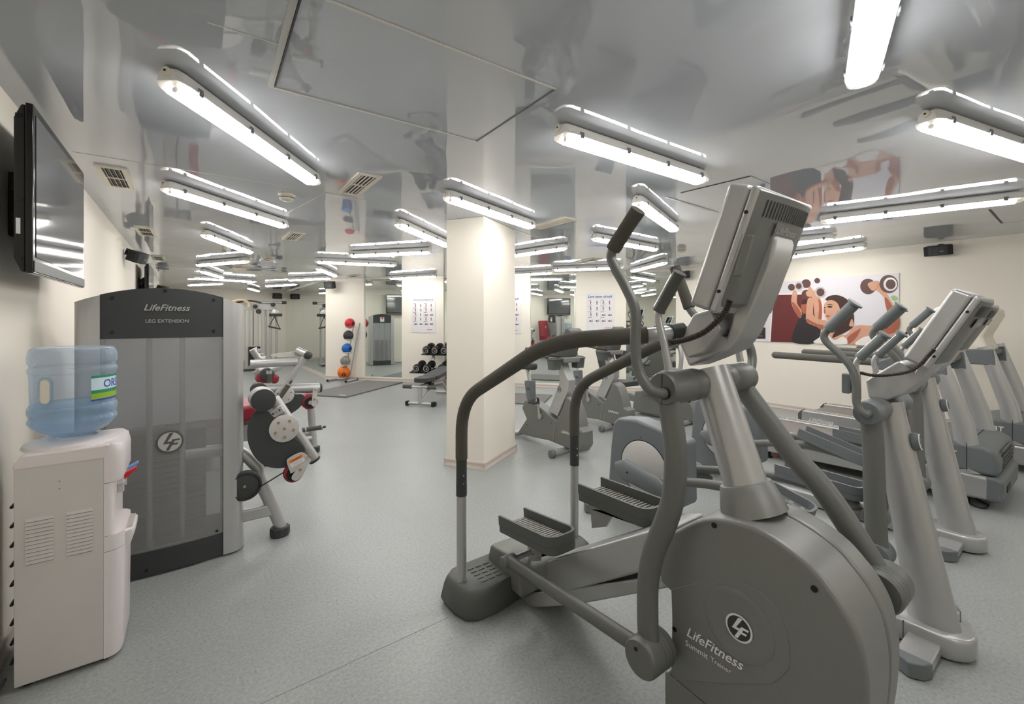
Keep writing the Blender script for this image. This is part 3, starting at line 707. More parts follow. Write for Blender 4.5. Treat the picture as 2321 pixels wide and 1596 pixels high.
# ================================================================ ELLIPTICAL CROSS TRAINERS
EX = 2.63
def elliptical(label):
    T = thing('elliptical_trainer', label, 'exercise machine', (EX, 1.35, 0), 'elliptical cross trainers')
    # front base: flat beam with a round nose
    nose = [(EX-.10, 1.9)]+[(EX+.10*math.sin(a), .44-.10*math.cos(a)) for a in [(-90+15*k)*PI/180 for k in range(13)]]+[(EX+.10, 1.9)]
    def ring(z, k): return [Vector((EX+(x-EX)*k, .44+(y-.44)*(k if y < .44 else 1), z)) for x, y in nose]
    bs = M().loft([ring(.012, .94), ring(.03, 1), ring(.085, 1), ring(.098, .95), ring(.102, .88)]).go('base_beam', 'silver_pale', T, ang=50)
    M().box((EX-.1012, .552, .02), (EX+.1012, .555, .099)).go('base_seam', 'charcoal', bs, flat=True)
    screw(bs, (EX-.101, .59, .06), 'x', .005, 'chrome')
    for sx in (-1, 1):
        x0, x1 = EX+sx*.08, EX+sx*.27
        st = M().box((min(x0, x1), .43, .018), (max(x0, x1), .54, .062)).go('foot_bar', 'silver_pale', T, bev=.006)
        M().prism([(EX+sx*.265, .425), (EX+sx*.265, .545), (EX+sx*.31, .525), (EX+sx*.335, .485), (EX+sx*.31, .445)], 'z', .002, .066).go('foot_cap', 'plastic_blue_grey', st, bev=.008, seg=3)
    # sloping column
    a, b = PX(2122, 1432, EX), PX(2018, 955, EX); d = (b-a).normalized()
    M().tube([a-d*.04, a+(b-a)*.5, b+d*.09], [(.062, .088), (.058, .074), (.055, .062)], 32, (1, 0, 0)).go('column', 'silver_pale', T)
    M().tube([a+Vector((0, 0, .012)), a+Vector((0, 0, .016))], [(.068, .094), (.068, .094)], 32, (1, 0, 0)).go('column_gap', 'black', T)
    e = a+(b-a)*.90; f = Vector((0, -d.z, d.y)).normalized()
    if f.y > 0: f = -f
    R = f.to_track_quat('Z', 'Y').to_matrix().to_4x4()
    m = M().lathe([(.034, 0), (.036, .012), (.030, .026), (.001, .030)], (0, 0, 0), 'z', 28); m.v = [tuple(Matrix.Translation(e+f*.064) @ R @ Vector((v[0]*.8, v[1]*1.15, v[2]))) for v in m.v]
    bd = m.go('badge', 'plastic_blue_grey', T)
    m = M().lathe([(.026, .0282), (.031, .0262), (.031, .0272), (.026, .0292)], (0, 0, 0), 'z', 28, cap=False); m.v = [tuple(Matrix.Translation(e+f*.064) @ R @ Vector((v[0]*.8, v[1]*1.15, v[2]))) for v in m.v]
    m.go('badge_ring', 'white_paint', bd)
    # console arm and console
    XN = EX-.155
    arm = OX([(1962, 866), (1958, 905), (2010, 898), (2075, 874), (2105, 850), (2150, 785), (2200, 715), (2212, 690), (2200, 700), (2175, 712), (2130, 770), (2090, 840), (2060, 818), (2040, 820)], EX-.09)
    arm = OX([(1961, 862), (1968, 903), (2010, 908), (2052, 895), (2084, 868), (2142, 790), (2190, 722), (2198, 706), (2184, 702), (2162, 712), (2110, 785), (2072, 842), (2050, 822), (2036, 818)], EX-.08)
    M().prism(arm, 'x', EX-.08, EX+.08).go('console_arm', 'silver_pale', T, bev=.012, seg=3)
    cb, ct = PX(2044, 812, XN), PX(2158, 652, XN)
    cons = console(T, XN, EX+.155, (cb.y, cb.z), (ct.y, ct.z), .120, bulk=.12)
    SYe = PX(1962, 938, EX-.26); y0, z0 = SYe.y, SYe.z
    for sx in (-1, 1):
        X = lambda q: EX+sx*q
        sh = drum('shoulder', X(.255), X(.05), (y0, z0), .052, T, 'plastic_blue_grey')
        if sx < 0: pts = [(X(.2), y0, z0-.02)]+[tuple(PX(*q, X(.2))) for q in ((1979, 1010), (1982, 1120), (1988, 1240))]
        else: pts = [(2*EX-q[0], q[1]+(.10 if i == 3 else .05 if i == 2 else 0), q[2]+(.03 if i == 3 else 0)) for i, q in enumerate(AP)]
        if sx < 0: AP = pts
        M().tube(spl(pts, 4), (.030, .040), 18, (1, 0, 0)).go('swing_arm', 'arm_grey', T)
        e = Vector(pts[-1])
        hb = drum('hub', X(.235), X(.14), (e.y-.0, e.z-.03), .055, T, 'plastic_blue_grey', dome=False)
        # pedal lever: from hub back to the crank at the rear
        py, pz, tl = (1.06, .53, .27) if sx < 0 else (.98, .52, .05)
        lv = M().tube(spl([(X(.2), e.y, e.z-.03), (X(.21), e.y+.16, e.z-.075), (X(.22), py-.16, pz-.075), (X(.22), py+.25, pz-.045), (X(.20), 1.83, .36)], 5), (.020, .027), 14, (1, 0, 0)).go('pedal_lever', 'arm_grey', T)
        rib_pedal('pedal', T, (X(.225), py, pz), .15, .42, 'plastic_blue_grey', 'pad_grey', tilt=tl, rim=.04, pods=True)
        cv = M().tube([(X(.235), 1.62, .335), (X(.235), 1.72, .36), (X(.235), 1.98, .40), (X(.235), 2.06, .40)], [(.01, .02), (.032, .062), (.036, .075), (.012, .03)], 18, (1, 0, 0)).go('crank_cover', 'plastic_blue_grey', T)
        screw(cv, (X(.271), 1.93, .40), 'x', .006)
        # long hand grips
        if sx < 0: hp = [(X(.255), y0-.01, z0+.005)]+[tuple(PX(*q, X(.30))) for q in ((1958, 940), (1942, 915), (1940, 872), (1930, 835), (1900, 800), (1874, 776), (1868, 760), (1880, 744), (1938, 688))]
        else: hp = [(2*EX-q[0], q[1]-.02, q[2]) for q in HP2]
        if sx < 0: HP2 = hp
        h2 = spl(hp, 5)
        M().tube(h2[:-4], .0155, 14).go('handle_tube', 'arm_grey', T)
        M().tube([Vector(hp[-2])-(Vector(hp[-1])-Vector(hp[-2]))*.06, hp[-2], hp[-1]], [.0225, .0240, .0235], 18).go('hand_grip', 'plastic_grey', T)
        dd = (Vector(hp[-1])-Vector(hp[-2])).normalized()
        M().tube([Vector(h2[-1])-dd*.004, Vector(h2[-1])+dd*.004], .031, 18).go('grip_flange', 'plastic_grey', T)
        if sx < 0: fp = [PX(*q, X(.13)) for q in ((1945, 905), (1944, 850), (1940, 832), (1948, 812), (2005, 760))]
        else: fp = [Vector((2*EX-q.x, q.y, q.z)) for q in FP2]
        if sx < 0: FP2 = fp
        M().tube(spl([tuple(q) for q in fp], 5)[:-3], .0125, 12).go('grip_tube', 'silver_pale', T)
        gr = M().tube([fp[3], fp[3]*.8+fp[4]*.2, fp[4]], [.022, .0195, .0195], 16).go('pulse_grip', 'plastic_grey', T)
        dd = (fp[4]-fp[3]).normalized()
        M().tube([fp[4], fp[4]+dd*.008], [.027, .025], 16).go('grip_flange', 'plastic_grey', gr)
        o = Vector((-sx*.004 if sx < 0 else -.018, .016 if sx < 0 else .004, .006))
        M().tube([fp[3]*.9+fp[4]*.1+o, fp[3]*.1+fp[4]*.9+o], (.002, .007), 8).go('pulse_strip', 'chrome', gr)
    # cup holder and coiled cable
    q = PX(1920, 868, EX-.2)
    hd = M().box((q.x-.035, q.y-.02, q.z-.045), (q.x+.035, q.y+.012, q.z+.045)).go('remote_holder', 'plastic_grey', T, bev=.006)
    M().box((q.x-.02, q.y-.03, q.z-.03), (q.x+.02, q.y-.02, q.z+.035)).go('remote_clip', 'charcoal', hd, bev=.003)
    coil([PX(*k, EX-.2) for k in ((1950, 845), (1980, 851), (2025, 849), (2070, 838), (2105, 806), (2118, 792))], .0075, 60).go('coiled_cable', 'cable_brown', T)
    # rear drive housing with round cover
    hx0, hx1 = EX-.10, EX+.06
    ho = OX([(1378, 1085), (1383, 1010), (1389, 958), (1400, 948), (1440, 951), (1490, 972), (1530, 993), (1549, 1006), (1551, 1150), (1500, 1165), (1378, 1140)], hx0)
    dv = M().prism(ho, 'x', hx0, hx1).go('drive_housing', 'plastic_blue_grey', T, bev=.022, seg=4)
    dc = PX(1458, 1062, hx0)
    for sx in (-1, 1):
        cvx = (hx0-.0005) if sx < 0 else (hx1+.0005)
        dsc = M().lathe([(.001, sx*.006), (.182, sx*.005), (.188, sx*.001), (.188, 0)], (cvx, dc.y, dc.z), 'x', 48).go('round_cover', 'silver_flat', dv)
        M().lathe([(.190, sx*.0015), (.194, sx*.0015), (.194, -sx*.002), (.190, -sx*.002)], (cvx, dc.y, dc.z), 'x', 48, cap=False).go('cover_gap', 'black', dv)
        screw(dsc, (cvx+sx*.007, dc.y, dc.z), 'x', .005)
        for yy_, zz_ in ((dc.y+.19, dc.z+.02), (dc.y+.02, dc.z+.21)):
            screw(dv, (cvx, yy_, zz_), 'x', .004)
    M().box((EX-.06, .9, .04), (EX+.06, 1.75, .125)).go('track_beam', 'silver_pale', T, bev=.012, seg=3)
    rb = M().box((EX-.22, 2.26, .02), (EX+.22, 2.34, .065)).go('rear_bar', 'silver_pale', T, bev=.006)
    for sx in (-1, 1):
        M().prism([(EX+sx*.21, 2.25), (EX+sx*.21, 2.35), (EX+sx*.26, 2.345), (EX+sx*.285, 2.30), (EX+sx*.26, 2.255)], 'z', .002, .068).go('foot_cap', 'plastic_blue_grey', rb, bev=.008)
    M().box((EX-.05, 2.0, .03), (EX+.05, 2.30, .09)).go('rear_beam', 'silver_pale', T, bev=.008)
    return T
elA = elliptical('silver elliptical cross trainer directly right of the foreground trainer')
elB = copy_tree(elA, (EX+1.27, 1.35+.12, 0), None, 'silver elliptical cross trainer between the nearer elliptical and the treadmills')

# ================================================================ TREADMILLS
def treadmill(label, x0):
    x1 = x0+.84; xc = (x0+x1)/2; yf, yr = .52, 2.44
    T = thing('treadmill', label, 'treadmill', (xc, 1.5, 0), 'treadmills')
    def side(xa, xb, nm):
        rl = M().prism([(yr, .10), (yr, .27), (yr-.02, .285), (.95, .275), (.95, .09), (2.1, .07)], 'x', xa, xb).go('side_rail', 'silver_pale', T, bev=.016, seg=3)
        m = M()
        for k in range(26): m.box((xa+.03, 1.02+k*.052, .2855-.0004*k*0), (xb-.012, 1.02+k*.052+.044, .2885))
        m.v = [(v[0], v[1], v[2]-.010*(2.42-v[1])/1.45) for v in m.v]
        m.go('tread_pads', 'pad_grey', rl, flat=True, kind='stuff')
        return rl
    r1 = side(x0, x0+.13, 'a'); side(x1-.13, x1, 'b')
    text('lettering', 'LifeFitness', r1, (x0-.001, 2.22, .19), (0, -1, 0), (0, 0, 1), .26, 'white_paint', .32, .01)
    M().prism([(yr-.03, .20), (yr-.03, .255), (yr-.06, .268), (.9, .258), (.9, .18)], 'x', x0+.131, x1-.131).go('running_belt', 'belt', T, bev=.008)
    for xa in (x0, x1-.13):
        M().prism([(yr+.03, .11), (yr+.035, .24), (yr+.0, .284), (yr-.001, .284), (yr-.001, .10)], 'x', xa, xa+.13).go('end_cap', 'plastic_dark', T, bev=.008)
    for xa in (x0+.05, x1-.05):
        lg = M().cyl((xa, 2.12, .045), .022, .09, 'z', 14).go('rear_leg', 'black', T)
        M().cyl((xa, 2.12, .009), .036, .014, 'z', 18, .004).go('foot_pad', 'black', lg)
        M().cyl((xa, 2.04, .05), .018, .03, 'x', 14).go('wheel', 'orange_rubber', lg)
    # motor hood and silver lower body
    M().prism([(yf+.03, .07), (yf+.02, .25), (1.02, .27), (1.02, .09), (.9, .06)], 'x', x0+.005, x1-.005).go('lower_body', 'silver_pale', T, bev=.03, seg=4)
    hd = M().prism([(yf-.005, .255), (yf-.015, .36), (yf+.01, .44), (yf+.07, .47), (.78, .475), (.90, .44), (1.04, .36), (1.12, .285), (1.05, .272)], 'x', x0+.01, x1-.01).go('motor_hood', 'plastic_grey', T, bev=.03, seg=4)
    M().box((x0+.008, yf+.155, .27), (x1-.008, yf+.158, .4765)).go('hood_seam', 'black', hd, flat=True)
    m = M()
    for k in range(5): m.cbox((xc, yf-.014+.004*(k > 3), .30+k*.03), (.50, .012, .012))
    m.go('vent_ribs', 'plastic_dark', hd)
    M().prism([(yf-.03, .075), (yf-.035, .23), (yf+.0, .252), (yf+.06, .252), (yf+.06, .07)], 'x', x0, x1).go('bumper', 'plastic_blue_grey', T, bev=.022, seg=4)
    M().box((x0+.18, yf-.0365, .12), (x0+.34, yf-.030, .17)).go('bumper_slot', 'black', T, flat=True)
    text('lettering', '93T', hd, (x0+.009, .78, .385), (0, -1, 0), (0, 0, 1), .10, 'white_paint', 0, .015)
    text('lettering', 'Classic', hd, (x0+.009, .78, .335), (0, -1, 0), (0, 0, 1), .09, 'white_paint', 0, 0)
    text('lettering', 'LifeFitness', hd, (xc+.1, .70, .477), (1, 0, 0), (0, 1, 0), .16, 'pad_grey', .3, .01)
    for xa, sx in ((x0+.055, -1), (x1-.055, 1)):
        up = M().tube([(xa, .66, .25), (xa, .70, .60), (xa, .86, 1.16)], [(.045, .075), (.042, .066), (.038, .055)], 20, (1, 0, 0)).go('upright', 'silver', T)
        rp = fillet([(xa, .80, 1.04), (xa, 1.10, 1.05), (xa, 2.06, 1.06)], .05)
        M().tube(rp, (.032, .034), 18, (1, 0, 0)).go('hand_rail', 'rail_grey', T)
        M().sphere((xa, 2.06, 1.06), .034, 16, 8, (.96, 1, 1.0)).go('rail_tip', 'rail_grey', T)
        M().prism([(.78, .98), (1.22, .99), (1.22, 1.06), (1.10, 1.12), (.80, 1.14)], 'x', xa-.04, xa+.04).go('rail_cover', 'plastic_blue_grey', T, bev=.012)
    M().prism([(.82, 1.06), (.92, 1.02), (1.02, 1.04), (1.13, 1.22), (1.06, 1.28), (.96, 1.43), (.86, 1.53), (.80, 1.54), (.79, 1.46), (.88, 1.25)], 'x', x0+.11, x1-.11).go('console', 'off_white', T, bev=.03, seg=4)
    M().prism([(1.145, 1.23), (1.07, 1.29), (.97, 1.44), (.975, 1.446), (1.08, 1.296), (1.15, 1.238)], 'x', x0+.17, x1-.17).go('console_screen', 'charcoal', T)
    M().box((x0+.06, .81, 1.06), (x1-.06, .90, 1.12)).go('cross_bar', 'plastic_dark', T, bev=.02)
    return T
tmA = treadmill('grey and silver treadmill nearest the elliptical trainers', 4.78)
tmB = copy_tree(tmA, (4.78+.42+1.42, 1.5-.10, 0), None, 'grey and silver treadmill against the right wall beneath the mural')
c = [PX(*q, 4.7) for q in ((2190, 1130), (2215, 1145), (2237, 1150), (2238, 1140), (2215, 1132), (2200, 1120))]
c = [(p.x, p.y, .008) for p in (PZ(2197, 1128, .008), PZ(2200, 1142, .008), PZ(2230, 1152, .008), PZ(2240, 1145, .008), PZ(2215, 1132, .008), PZ(2205, 1124, .008))]
tag(M().tube(spl(c, 6), .006, 8).go('power_cord', 'black'), 'loop of black power cord on the floor under the treadmill front', 'cord')

# ================================================================ UPRIGHT BIKES
BX = 3.24
def bike(label):
    T = thing('exercise_bike', label, 'exercise bike', (BX, 3.75, 0), 'upright exercise bikes')
    n = BX-.075
    o = [(4.235, .064), (4.06, .264), (4.147, .379), (4.088, .481), (3.86, .455), (3.60, .36), (3.53, .33), (3.38, .62), (3.30, .58), (3.23, .45), (3.20, .32), (3.14, .30), (3.135, .16), (3.19, .08), (3.40, .085), (3.65, .10), (3.95, .075)]
    bd = M().prism(o, 'x', n, BX+.075).go('body', 'paint_mid', T, bev=.014, seg=3)
    text('lettering', 'LifeFitness', bd, (n-.001, 3.37, .245), (0, -1, .0), (0, 0, 1), .17, 'white_paint', .32, .012)
    M().prism([(3.58, .10), (3.60, .10), (3.555, .34), (3.535, .33)], 'x', n-.003, n+.002).go('body_seam', 'paint_grey', bd, flat=True)
    for y, z in ((4.05, .20), (3.62, .30)): screw(bd, (n-.0005, y, z), 'x', .007)
    # silver mast
    ms = OX([(1247, 935), (1262, 944), (1288, 880), (1288, 862), (1275, 838), (1268, 810), (1257, 810), (1266, 845), (1270, 862)], BX-.05)
    ms = OX([(1243, 932), (1263, 944), (1288, 884), (1289, 862), (1276, 838), (1270, 808), (1256, 812), (1266, 845), (1268, 866)], BX-.05)
    mt = M().prism(ms, 'x', BX-.05, BX+.05).go('mast', 'silver', T, bev=.008)
    p = PX(1267, 883, BX-.052); emblem(mt, (BX-.0505, p.y, p.z), (0, -1, 0), (0, 0, 1), .032, back='silver', ring='charcoal')
    # console, trays, bars
    M().prism([(3.62, .98), (3.40, 1.02), (3.30, 1.30), (3.36, 1.34), (3.52, 1.16), (3.66, 1.05)], 'x', BX-.10, BX+.10).go('console', 'plastic_dark', T, bev=.02, seg=3)
    M().prism([(3.62, .95), (3.36, .97), (3.36, 1.03), (3.64, 1.02)], 'x', BX-.11, BX+.11).go('console_base', 'paint_grey', T, bev=.015)
    for sx in (-1, 1):
        tr = M().loft([[Vector((BX+sx*.17+x*k, 3.46+y*k, z)) for x, y in rrect(-.06, -.055, .06, .055, .015)] for z, k in ((.90, .85), (1.0, 1.0), (1.005, 1.12), (1.012, 1.12))]).go('holder_tray', 'plastic_dark', T, ang=50)
        hb = fillet([(BX+sx*.05, 3.46, 1.03), (BX+sx*.20, 3.48, 1.05), (BX+sx*.23, 3.80, 1.09), (BX+sx*.23, 3.86, 1.10)], .08)
        M().tube(hb, .017, 14).go('handlebar', 'foam', T)
        M().tube(fillet([(BX+sx*.21, 3.62, 1.07), (BX+sx*.215, 3.52, 1.15), (BX+sx*.215, 3.40, 1.27)], .05), .016, 14).go('bar_end', 'foam', T)
    # seat
    sp_ = M().prism([(4.02, .47), (4.10, .49), (4.14, .70), (4.03, .71)], 'x', BX-.045, BX+.045).go('seat_tube', 'plastic_grey', T, bev=.01)
    M().cyl((BX-.05, 4.05, .62), .014, .05, 'x', 14).go('seat_knob', 'plastic_dark', sp_)
    M().tube([(BX, 4.08, .68), (BX, 4.13, .84)], .022, 14).go('seat_post', 'silver_pale', T)
    so = spl([(.0, -.15), (.045, -.12), (.06, -.02), (.12, .08), (.125, .13), (.06, .155), (-.06, .155), (-.125, .13), (-.12, .08), (-.06, -.02), (-.045, -.12)], 4, True)
    def sr(z, k): return [Vector((BX+x*k, 4.12+y*k, z)) for x, y in so]
    M().loft([sr(.835, .80), sr(.85, .96), sr(.885, 1), sr(.905, .95), sr(.912, .80)]).go('seat', 'charcoal', T, ang=60)
    # cranks and pedals
    for sx in (-1, 1):
        X = BX+sx*.095
        cr = M().cyl((BX+sx*.085, 3.80, .34), .032, .02, 'x', 20, .004).go('crank_hub', 'silver_pale', T)
        e = (X, 3.82, .50) if sx < 0 else (X, 3.78, .18)
        M().tube([(X, 3.80, .34), e], (.008, .017), 12, (1, 0, 0)).go('crank_arm', 'silver_pale', cr)
        q = M().cbox((X+sx*.06, e[1], e[2]), (.09, .11, .025)).go('pedal', 'charcoal', T, bev=.006)
        M().tube(fillet([(X+sx*.02, e[1]-.03, e[2]), (X+sx*.025, e[1]-.03, e[2]+.06), (X+sx*.095, e[1]-.03, e[2]+.06), (X+sx*.10, e[1]-.03, e[2])], .03), (.004, .02), 10).go('pedal_strap', 'charcoal', q)
    for y in (3.42, 4.30):
        st = M().rod((BX-.22, y, .045), (BX+.22, y, .045), .034, 18).go('stabilizer', 'silver_pale', T)
        for sx in (-1, 1): M().cyl((BX+sx*.235, y, .042), .041, .05, 'x', 20, .006).go('stabilizer_cap', 'plastic_grey', st)
    return T
bkA = bike('upright exercise bike right next to the white column')
bkB = copy_tree(bkA, (BX+1.20, 3.75+.42, 0), None, 'upright exercise bike behind the padded rail, second from the column')
# recumbent bike behind
RX = 5.55
T = thing('recumbent_bike', 'dark grey recumbent bike behind the two upright bikes near the back wall', 'exercise bike', (RX, 4.0, 0))
o = [(4.35, .03), (4.30, .34), (4.10, .40), (3.95, .62), (3.75, .72), (3.60, .66), (3.45, .40), (3.35, .25), (3.30, .05)]
bd = M().prism(spl(o[1:8], 4)+[o[8], o[0]], 'x', RX-.12, RX+.12).go('body', 'paint_mid', T, bev=.02, seg=3)
drum('round_cap', RX-.19, RX-.11, (4.0, .42), .10, T, 'paint_grey', dome=False)
text('lettering', 'LifeFitness', bd, (RX-.121, 3.66, .40), (0, -1, 0), (0, 0, 1), .24, 'white_paint', .32, .012)
M().prism([(4.3, .16), (5.02, .20), (5.02, .28), (4.3, .26)], 'x', RX-.06, RX+.06).go('seat_beam', 'paint_grey', T, bev=.01)
M().prism([(4.45, .38), (4.85, .36), (4.87, .44), (4.46, .46)], 'x', RX-.2, RX+.2).go('seat', 'charcoal', T, bev=.02, seg=3)
M().prism([(4.83, .46), (4.91, .44), (5.06, .92), (4.99, .95)], 'x', RX-.18, RX+.18).go('backrest', 'charcoal', T, bev=.025, seg=3)
M().prism([(4.65, .26), (4.85, .26), (4.8, .38), (4.6, .38)], 'x', RX-.07, RX+.07).go('seat_support', 'silver', T)
M().tube(fillet([(RX, 3.62, .62), (RX, 3.58, .95), (RX, 3.66, 1.12)], .1), (.035, .03), 14).go('mast', 'silver', T)
M().prism([(3.72, 1.02), (3.62, 1.02), (3.56, 1.25), (3.60, 1.27)], 'x', RX-.14, RX+.14).go('console', 'plastic_dark', T, bev=.01)
for y in (3.42, 4.95):
    st = M().rod((RX-.28, y, .035), (RX+.28, y, .035), .034, 16).go('stabilizer', 'silver_pale', T)
    for sx in (-1, 1): M().cyl((RX+sx*.29, y, .04), .04, .04, 'x', 16, .005).go('stabilizer_cap', 'plastic_grey', st)
M().box((RX-.04, 4.90, .04), (RX+.04, 5.0, .22)).go('rear_strut', 'silver', T)
for sx in (-1, 1):
    M().tube(fillet([(RX+sx*.06, 4.7, .34), (RX+sx*.28, 4.7, .36), (RX+sx*.28, 4.55, .55)], .05), .014, 12).go('side_grip', 'foam', T)
    e = (RX+sx*.17, 3.85, .52) if sx < 0 else (RX+sx*.17, 4.15, .32)
    M().tube([(RX+sx*.16, 4.0, .42), e], (.008, .017), 10, (1, 0, 0)).go('crank_arm', 'silver_pale', T)
    M().cbox((e[0]+sx*.06, e[1], e[2]), (.09, .10, .025)).go('pedal', 'charcoal', T, bev=.005)

# ================================================================ WEIGHT MACHINES ALONG THE LEFT WALL
def weight_tower(T, xl, xr, yf, yb, zt, zs, title=None, placard=False):
    """shrouded weight stack; wide faces towards -y and +y"""
    xc = (xl+xr)/2; w = (xr-xl)/2
    def zarc(x): return zt-(zt-zs)*((x-xc)/w)**2
    ym = (yf+yb)/2
    for s, yo in ((-1, yf), (1, yb)):
        def yarc(x): return yo+s*(.045*(1-((x-xc)/w)**2))-s*.045
        xs = [xl+.095+(xr-xl-.19)*k/12 for k in range(13)]
        def sheet(z0f, z1f, name, m, t=.006, par=T):
            rings = []
            for x in xs:
                y = yarc(x); rings.append([Vector((x, y, z0f(x))), Vector((x, y, z1f(x))), Vector((x, y-s*t, z1f(x))), Vector((x, y-s*t, z0f(x)))])
            return M().loft(rings).go(name, m, par)
        sh = sheet(lambda x: .145, lambda x: zs-.20, 'shroud', 'smoked_acrylic')
        tp = sheet(lambda x: zs-.20, zarc, 'top_panel', 'charcoal', .012)
        bt = sheet(lambda x: .012, lambda x: .145, 'kick_panel', 'charcoal', .012)
        if s < 0:
            for fx, z in ((.09, zarc(xs[1])-.03), (.5, zt-.015), (.91, zarc(xs[-2])-.03), (.09, zs-.165), (.91, zs-.165)):
                x = xs[0]+(xs[-1]-xs[0])*fx; screw(tp, (x, yarc(x)-.001, z), 'y', .0085)
            for fx, z in ((.35, .045), (.94, .165)):
                x = xs[0]+(xs[-1]-xs[0])*fx; screw(bt, (x, yarc(x)-.001, z), 'y', .008)
            if title:
                text('lettering', 'LifeFitness', tp, (xc+.01, yarc(xc)-.003, zs-.03), (1, 0, 0), (0, 0, 1), .205, 'silver_pale', .34, .012)
                text('lettering', title, tp, (xc+.01, yarc(xc)-.003, zs-.105), (1, 0, 0), (0, 0, 1), .19, 'silver_pale', 0, .012)
                emblem(sh, (xc+.02, yarc(xc)-.002, .735), (1, 0, 0), (0, 0, 1), .062, back='silver_flat', ring='plastic_dark')
        else:
            pl = M().box((xc-.06, yarc(xc)+.001, zs-.16), (xc+.06, yarc(xc)+.004, zs-.02)).go('placard', 'poster_paper', tp, flat=True)
            M().box((xc-.02, yarc(xc)+.0045, zs-.08), (xc+.03, yarc(xc)+.006, zs-.03)).go('placard_figure', 'ink_red', pl, flat=True)
    # silver side columns: four aluminium extrusions
    for sx, x0, x1 in ((-1, xl, xl+.095), (1, xr, xr-.095)):
        for s, y0, y1 in ((-1, yf+.005, ym-.012), (1, yb-.005, ym+.012)):
            o = [(x1, y0+s*-.02), (x0-sx*.035, y0-s*.018), (x0+sx*.0, y0-s*.06), (x0+sx*.018, y1), (x1, y1)]
            o = [(x1, y0-s*.012)]+spl([(x0-sx*.05, y0-s*.016), (x0-sx*.012, y0-s*.034), (x0+sx*.012, y0-s*.085), (x0+sx*.02, y1)], 4)+[(x1, y1)]
            m = M(); n = len(o)
            vs = [Vector((x, y, .012)) for x, y in o]+[Vector((x, y, zarc(min(max(x, xl), xr))-.004)) for x, y in o]
            m.add(vs, [tuple(range(n)), tuple(range(2*n-1, n-1, -1))]+[(i, i+n, (i+1) % n+n, (i+1) % n) for i in range(n)])
            m.go('side_column', 'silver', T)
        M().box((min(x0, x1)+.02, ym-.012, .012), (max(x0, x1)-.02, ym+.012, zs-.01)).go('column_gap', 'charcoal', T, flat=True)
    # weight stack
    for k in range(18): M().box((xc-.19, ym-.075, .16+k*.034), (xc+.19, ym+.075, .16+k*.034+.031)).go('weight_plate', 'black', T, bev=.003)
    for sx in (-1, 1):
        for sy in (-1, 1): M().rod((xc+sx*.075, ym+sy*.09, .03), (xc+sx*.075, ym+sy*.09, zs-.05), .014, 14).go('guide_rod', 'silver', T)
    M().rod((xc, ym, .66), (xc, ym, zs-.05), .004, 8).go('stack_cable', 'black', T)
    M().box((xl+.10, ym-.004, .80), (xr-.10, ym+.004, zs-.10)).go('added_white_panel', 'white_paint', T, flat=True)  # white board added inside so the upper shroud looks lighter
    M().box((xl+.05, ym-.10, .012), (xr-.05, ym+.10, .04)).go('tower_base', 'charcoal', T, flat=True)
def cushion(name, c, d, par, m='red_vinyl', rot=(0, 0, 0), bev=.03):
    return M().cbox(c, d, rot).go(name, m, par, bev=bev, seg=4)
def foot(T, p, name='rubber_foot'):
    return M().prism([(p[0]+a*.062, p[1]+b*.055) for a, b in circ(0, 0, 1, 8)], 'z', .002, .062).go(name, 'charcoal', T, bev=.01, seg=3)
LT = thing('leg_extension_machine', 'silver leg extension weight machine with dark shrouded tower behind the water cooler', 'weight machine', (0, 3.3, 0))
weight_tower(LT, -.48, .255, 3.135, 3.52, 1.597, 1.518, 'LEG EXTENSION')
YP = 3.16
def q(px, py, Y=YP): return PY(px, py, Y)
def Z(l, o=(540, 780), k=3.545): return [(o[0]+a/k, o[1]+b/k) for a, b in l]
# cam plate, disc, lever
cam_o = spl(OY(Z([(190, 525), (245, 542), (290, 588), (345, 590), (440, 735), (505, 795), (535, 845), (515, 885), (430, 935), (390, 985), (330, 998), (265, 992), (195, 966), (130, 905), (85, 815), (72, 720), (82, 640), (110, 572), (150, 535)]), YP), 4, True)
cm = M().prism(cam_o, 'y', YP-.006, YP+.006).go('cam_plate', 'charcoal', LT, bev=.003)
p = q(*Z([(368, 675)])[0]); M().cyl((p.x, YP-.012, p.z), .088, .01, 'y', 40, .003).go('cam_disc', 'silver_flat', cm)
for k in range(6):
    if k == 5: bx, bz = p.x, p.z
    else: bx, bz = p.x+.055*math.cos(1.0+k*2*PI/5), p.z+.055*math.sin(1.0+k*2*PI/5)
    M().cyl((bx, YP-.020, bz), .0085, .008, 'y', 12, .002).go('bolt', 'brass', cm)
a, b = q(*Z([(285, 440)])[0], YP+.05), q(*Z([(610, 925)])[0], YP+.05)
lv = M().tube([a, b], (.032, .036), 20, (0, 1, 0)).go('lever_arm', 'silver', LT)
d = (b-a).normalized(); M().tube([b-d*.004, b+d*.012], (.034, .038), 20, (0, 1, 0)).go('lever_cap', 'charcoal', lv)
p = q(*Z([(200, 450)])[0], YP-.01)
cw = M().cyl((p.x, YP+.045, p.z), .072, .13, 'y', 32, .006).go('counterweight', 'silver_flat', LT)
M().cyl((p.x, YP-.025, p.z), .070, .012, 'y', 32, .003).go('counterweight_cap', 'charcoal', cw)
p = q(*Z([(305, 545)])[0], YP+.01)
ad = M().cbox((p.x, YP+.02, p.z), (.085, .05, .055), (0, -.5, 0)).go('adjuster', 'silver', LT, bev=.008)
for k in range(3): M().cyl((p.x-.02+k*.018, YP-.006, p.z-.008+k*.010), .006, .008, 'y', 10).go('adjuster_hole', 'brass' if k == 1 else 'charcoal', ad)
p0, p1 = q(*Z([(515, 692)])[0], YP+.06), q(*Z([(690, 666)])[0], YP+.06)
hd = M().tube([p0, p0*.12+p1*.88], .0155, 16).go('hand_grip', 'foam', LT)
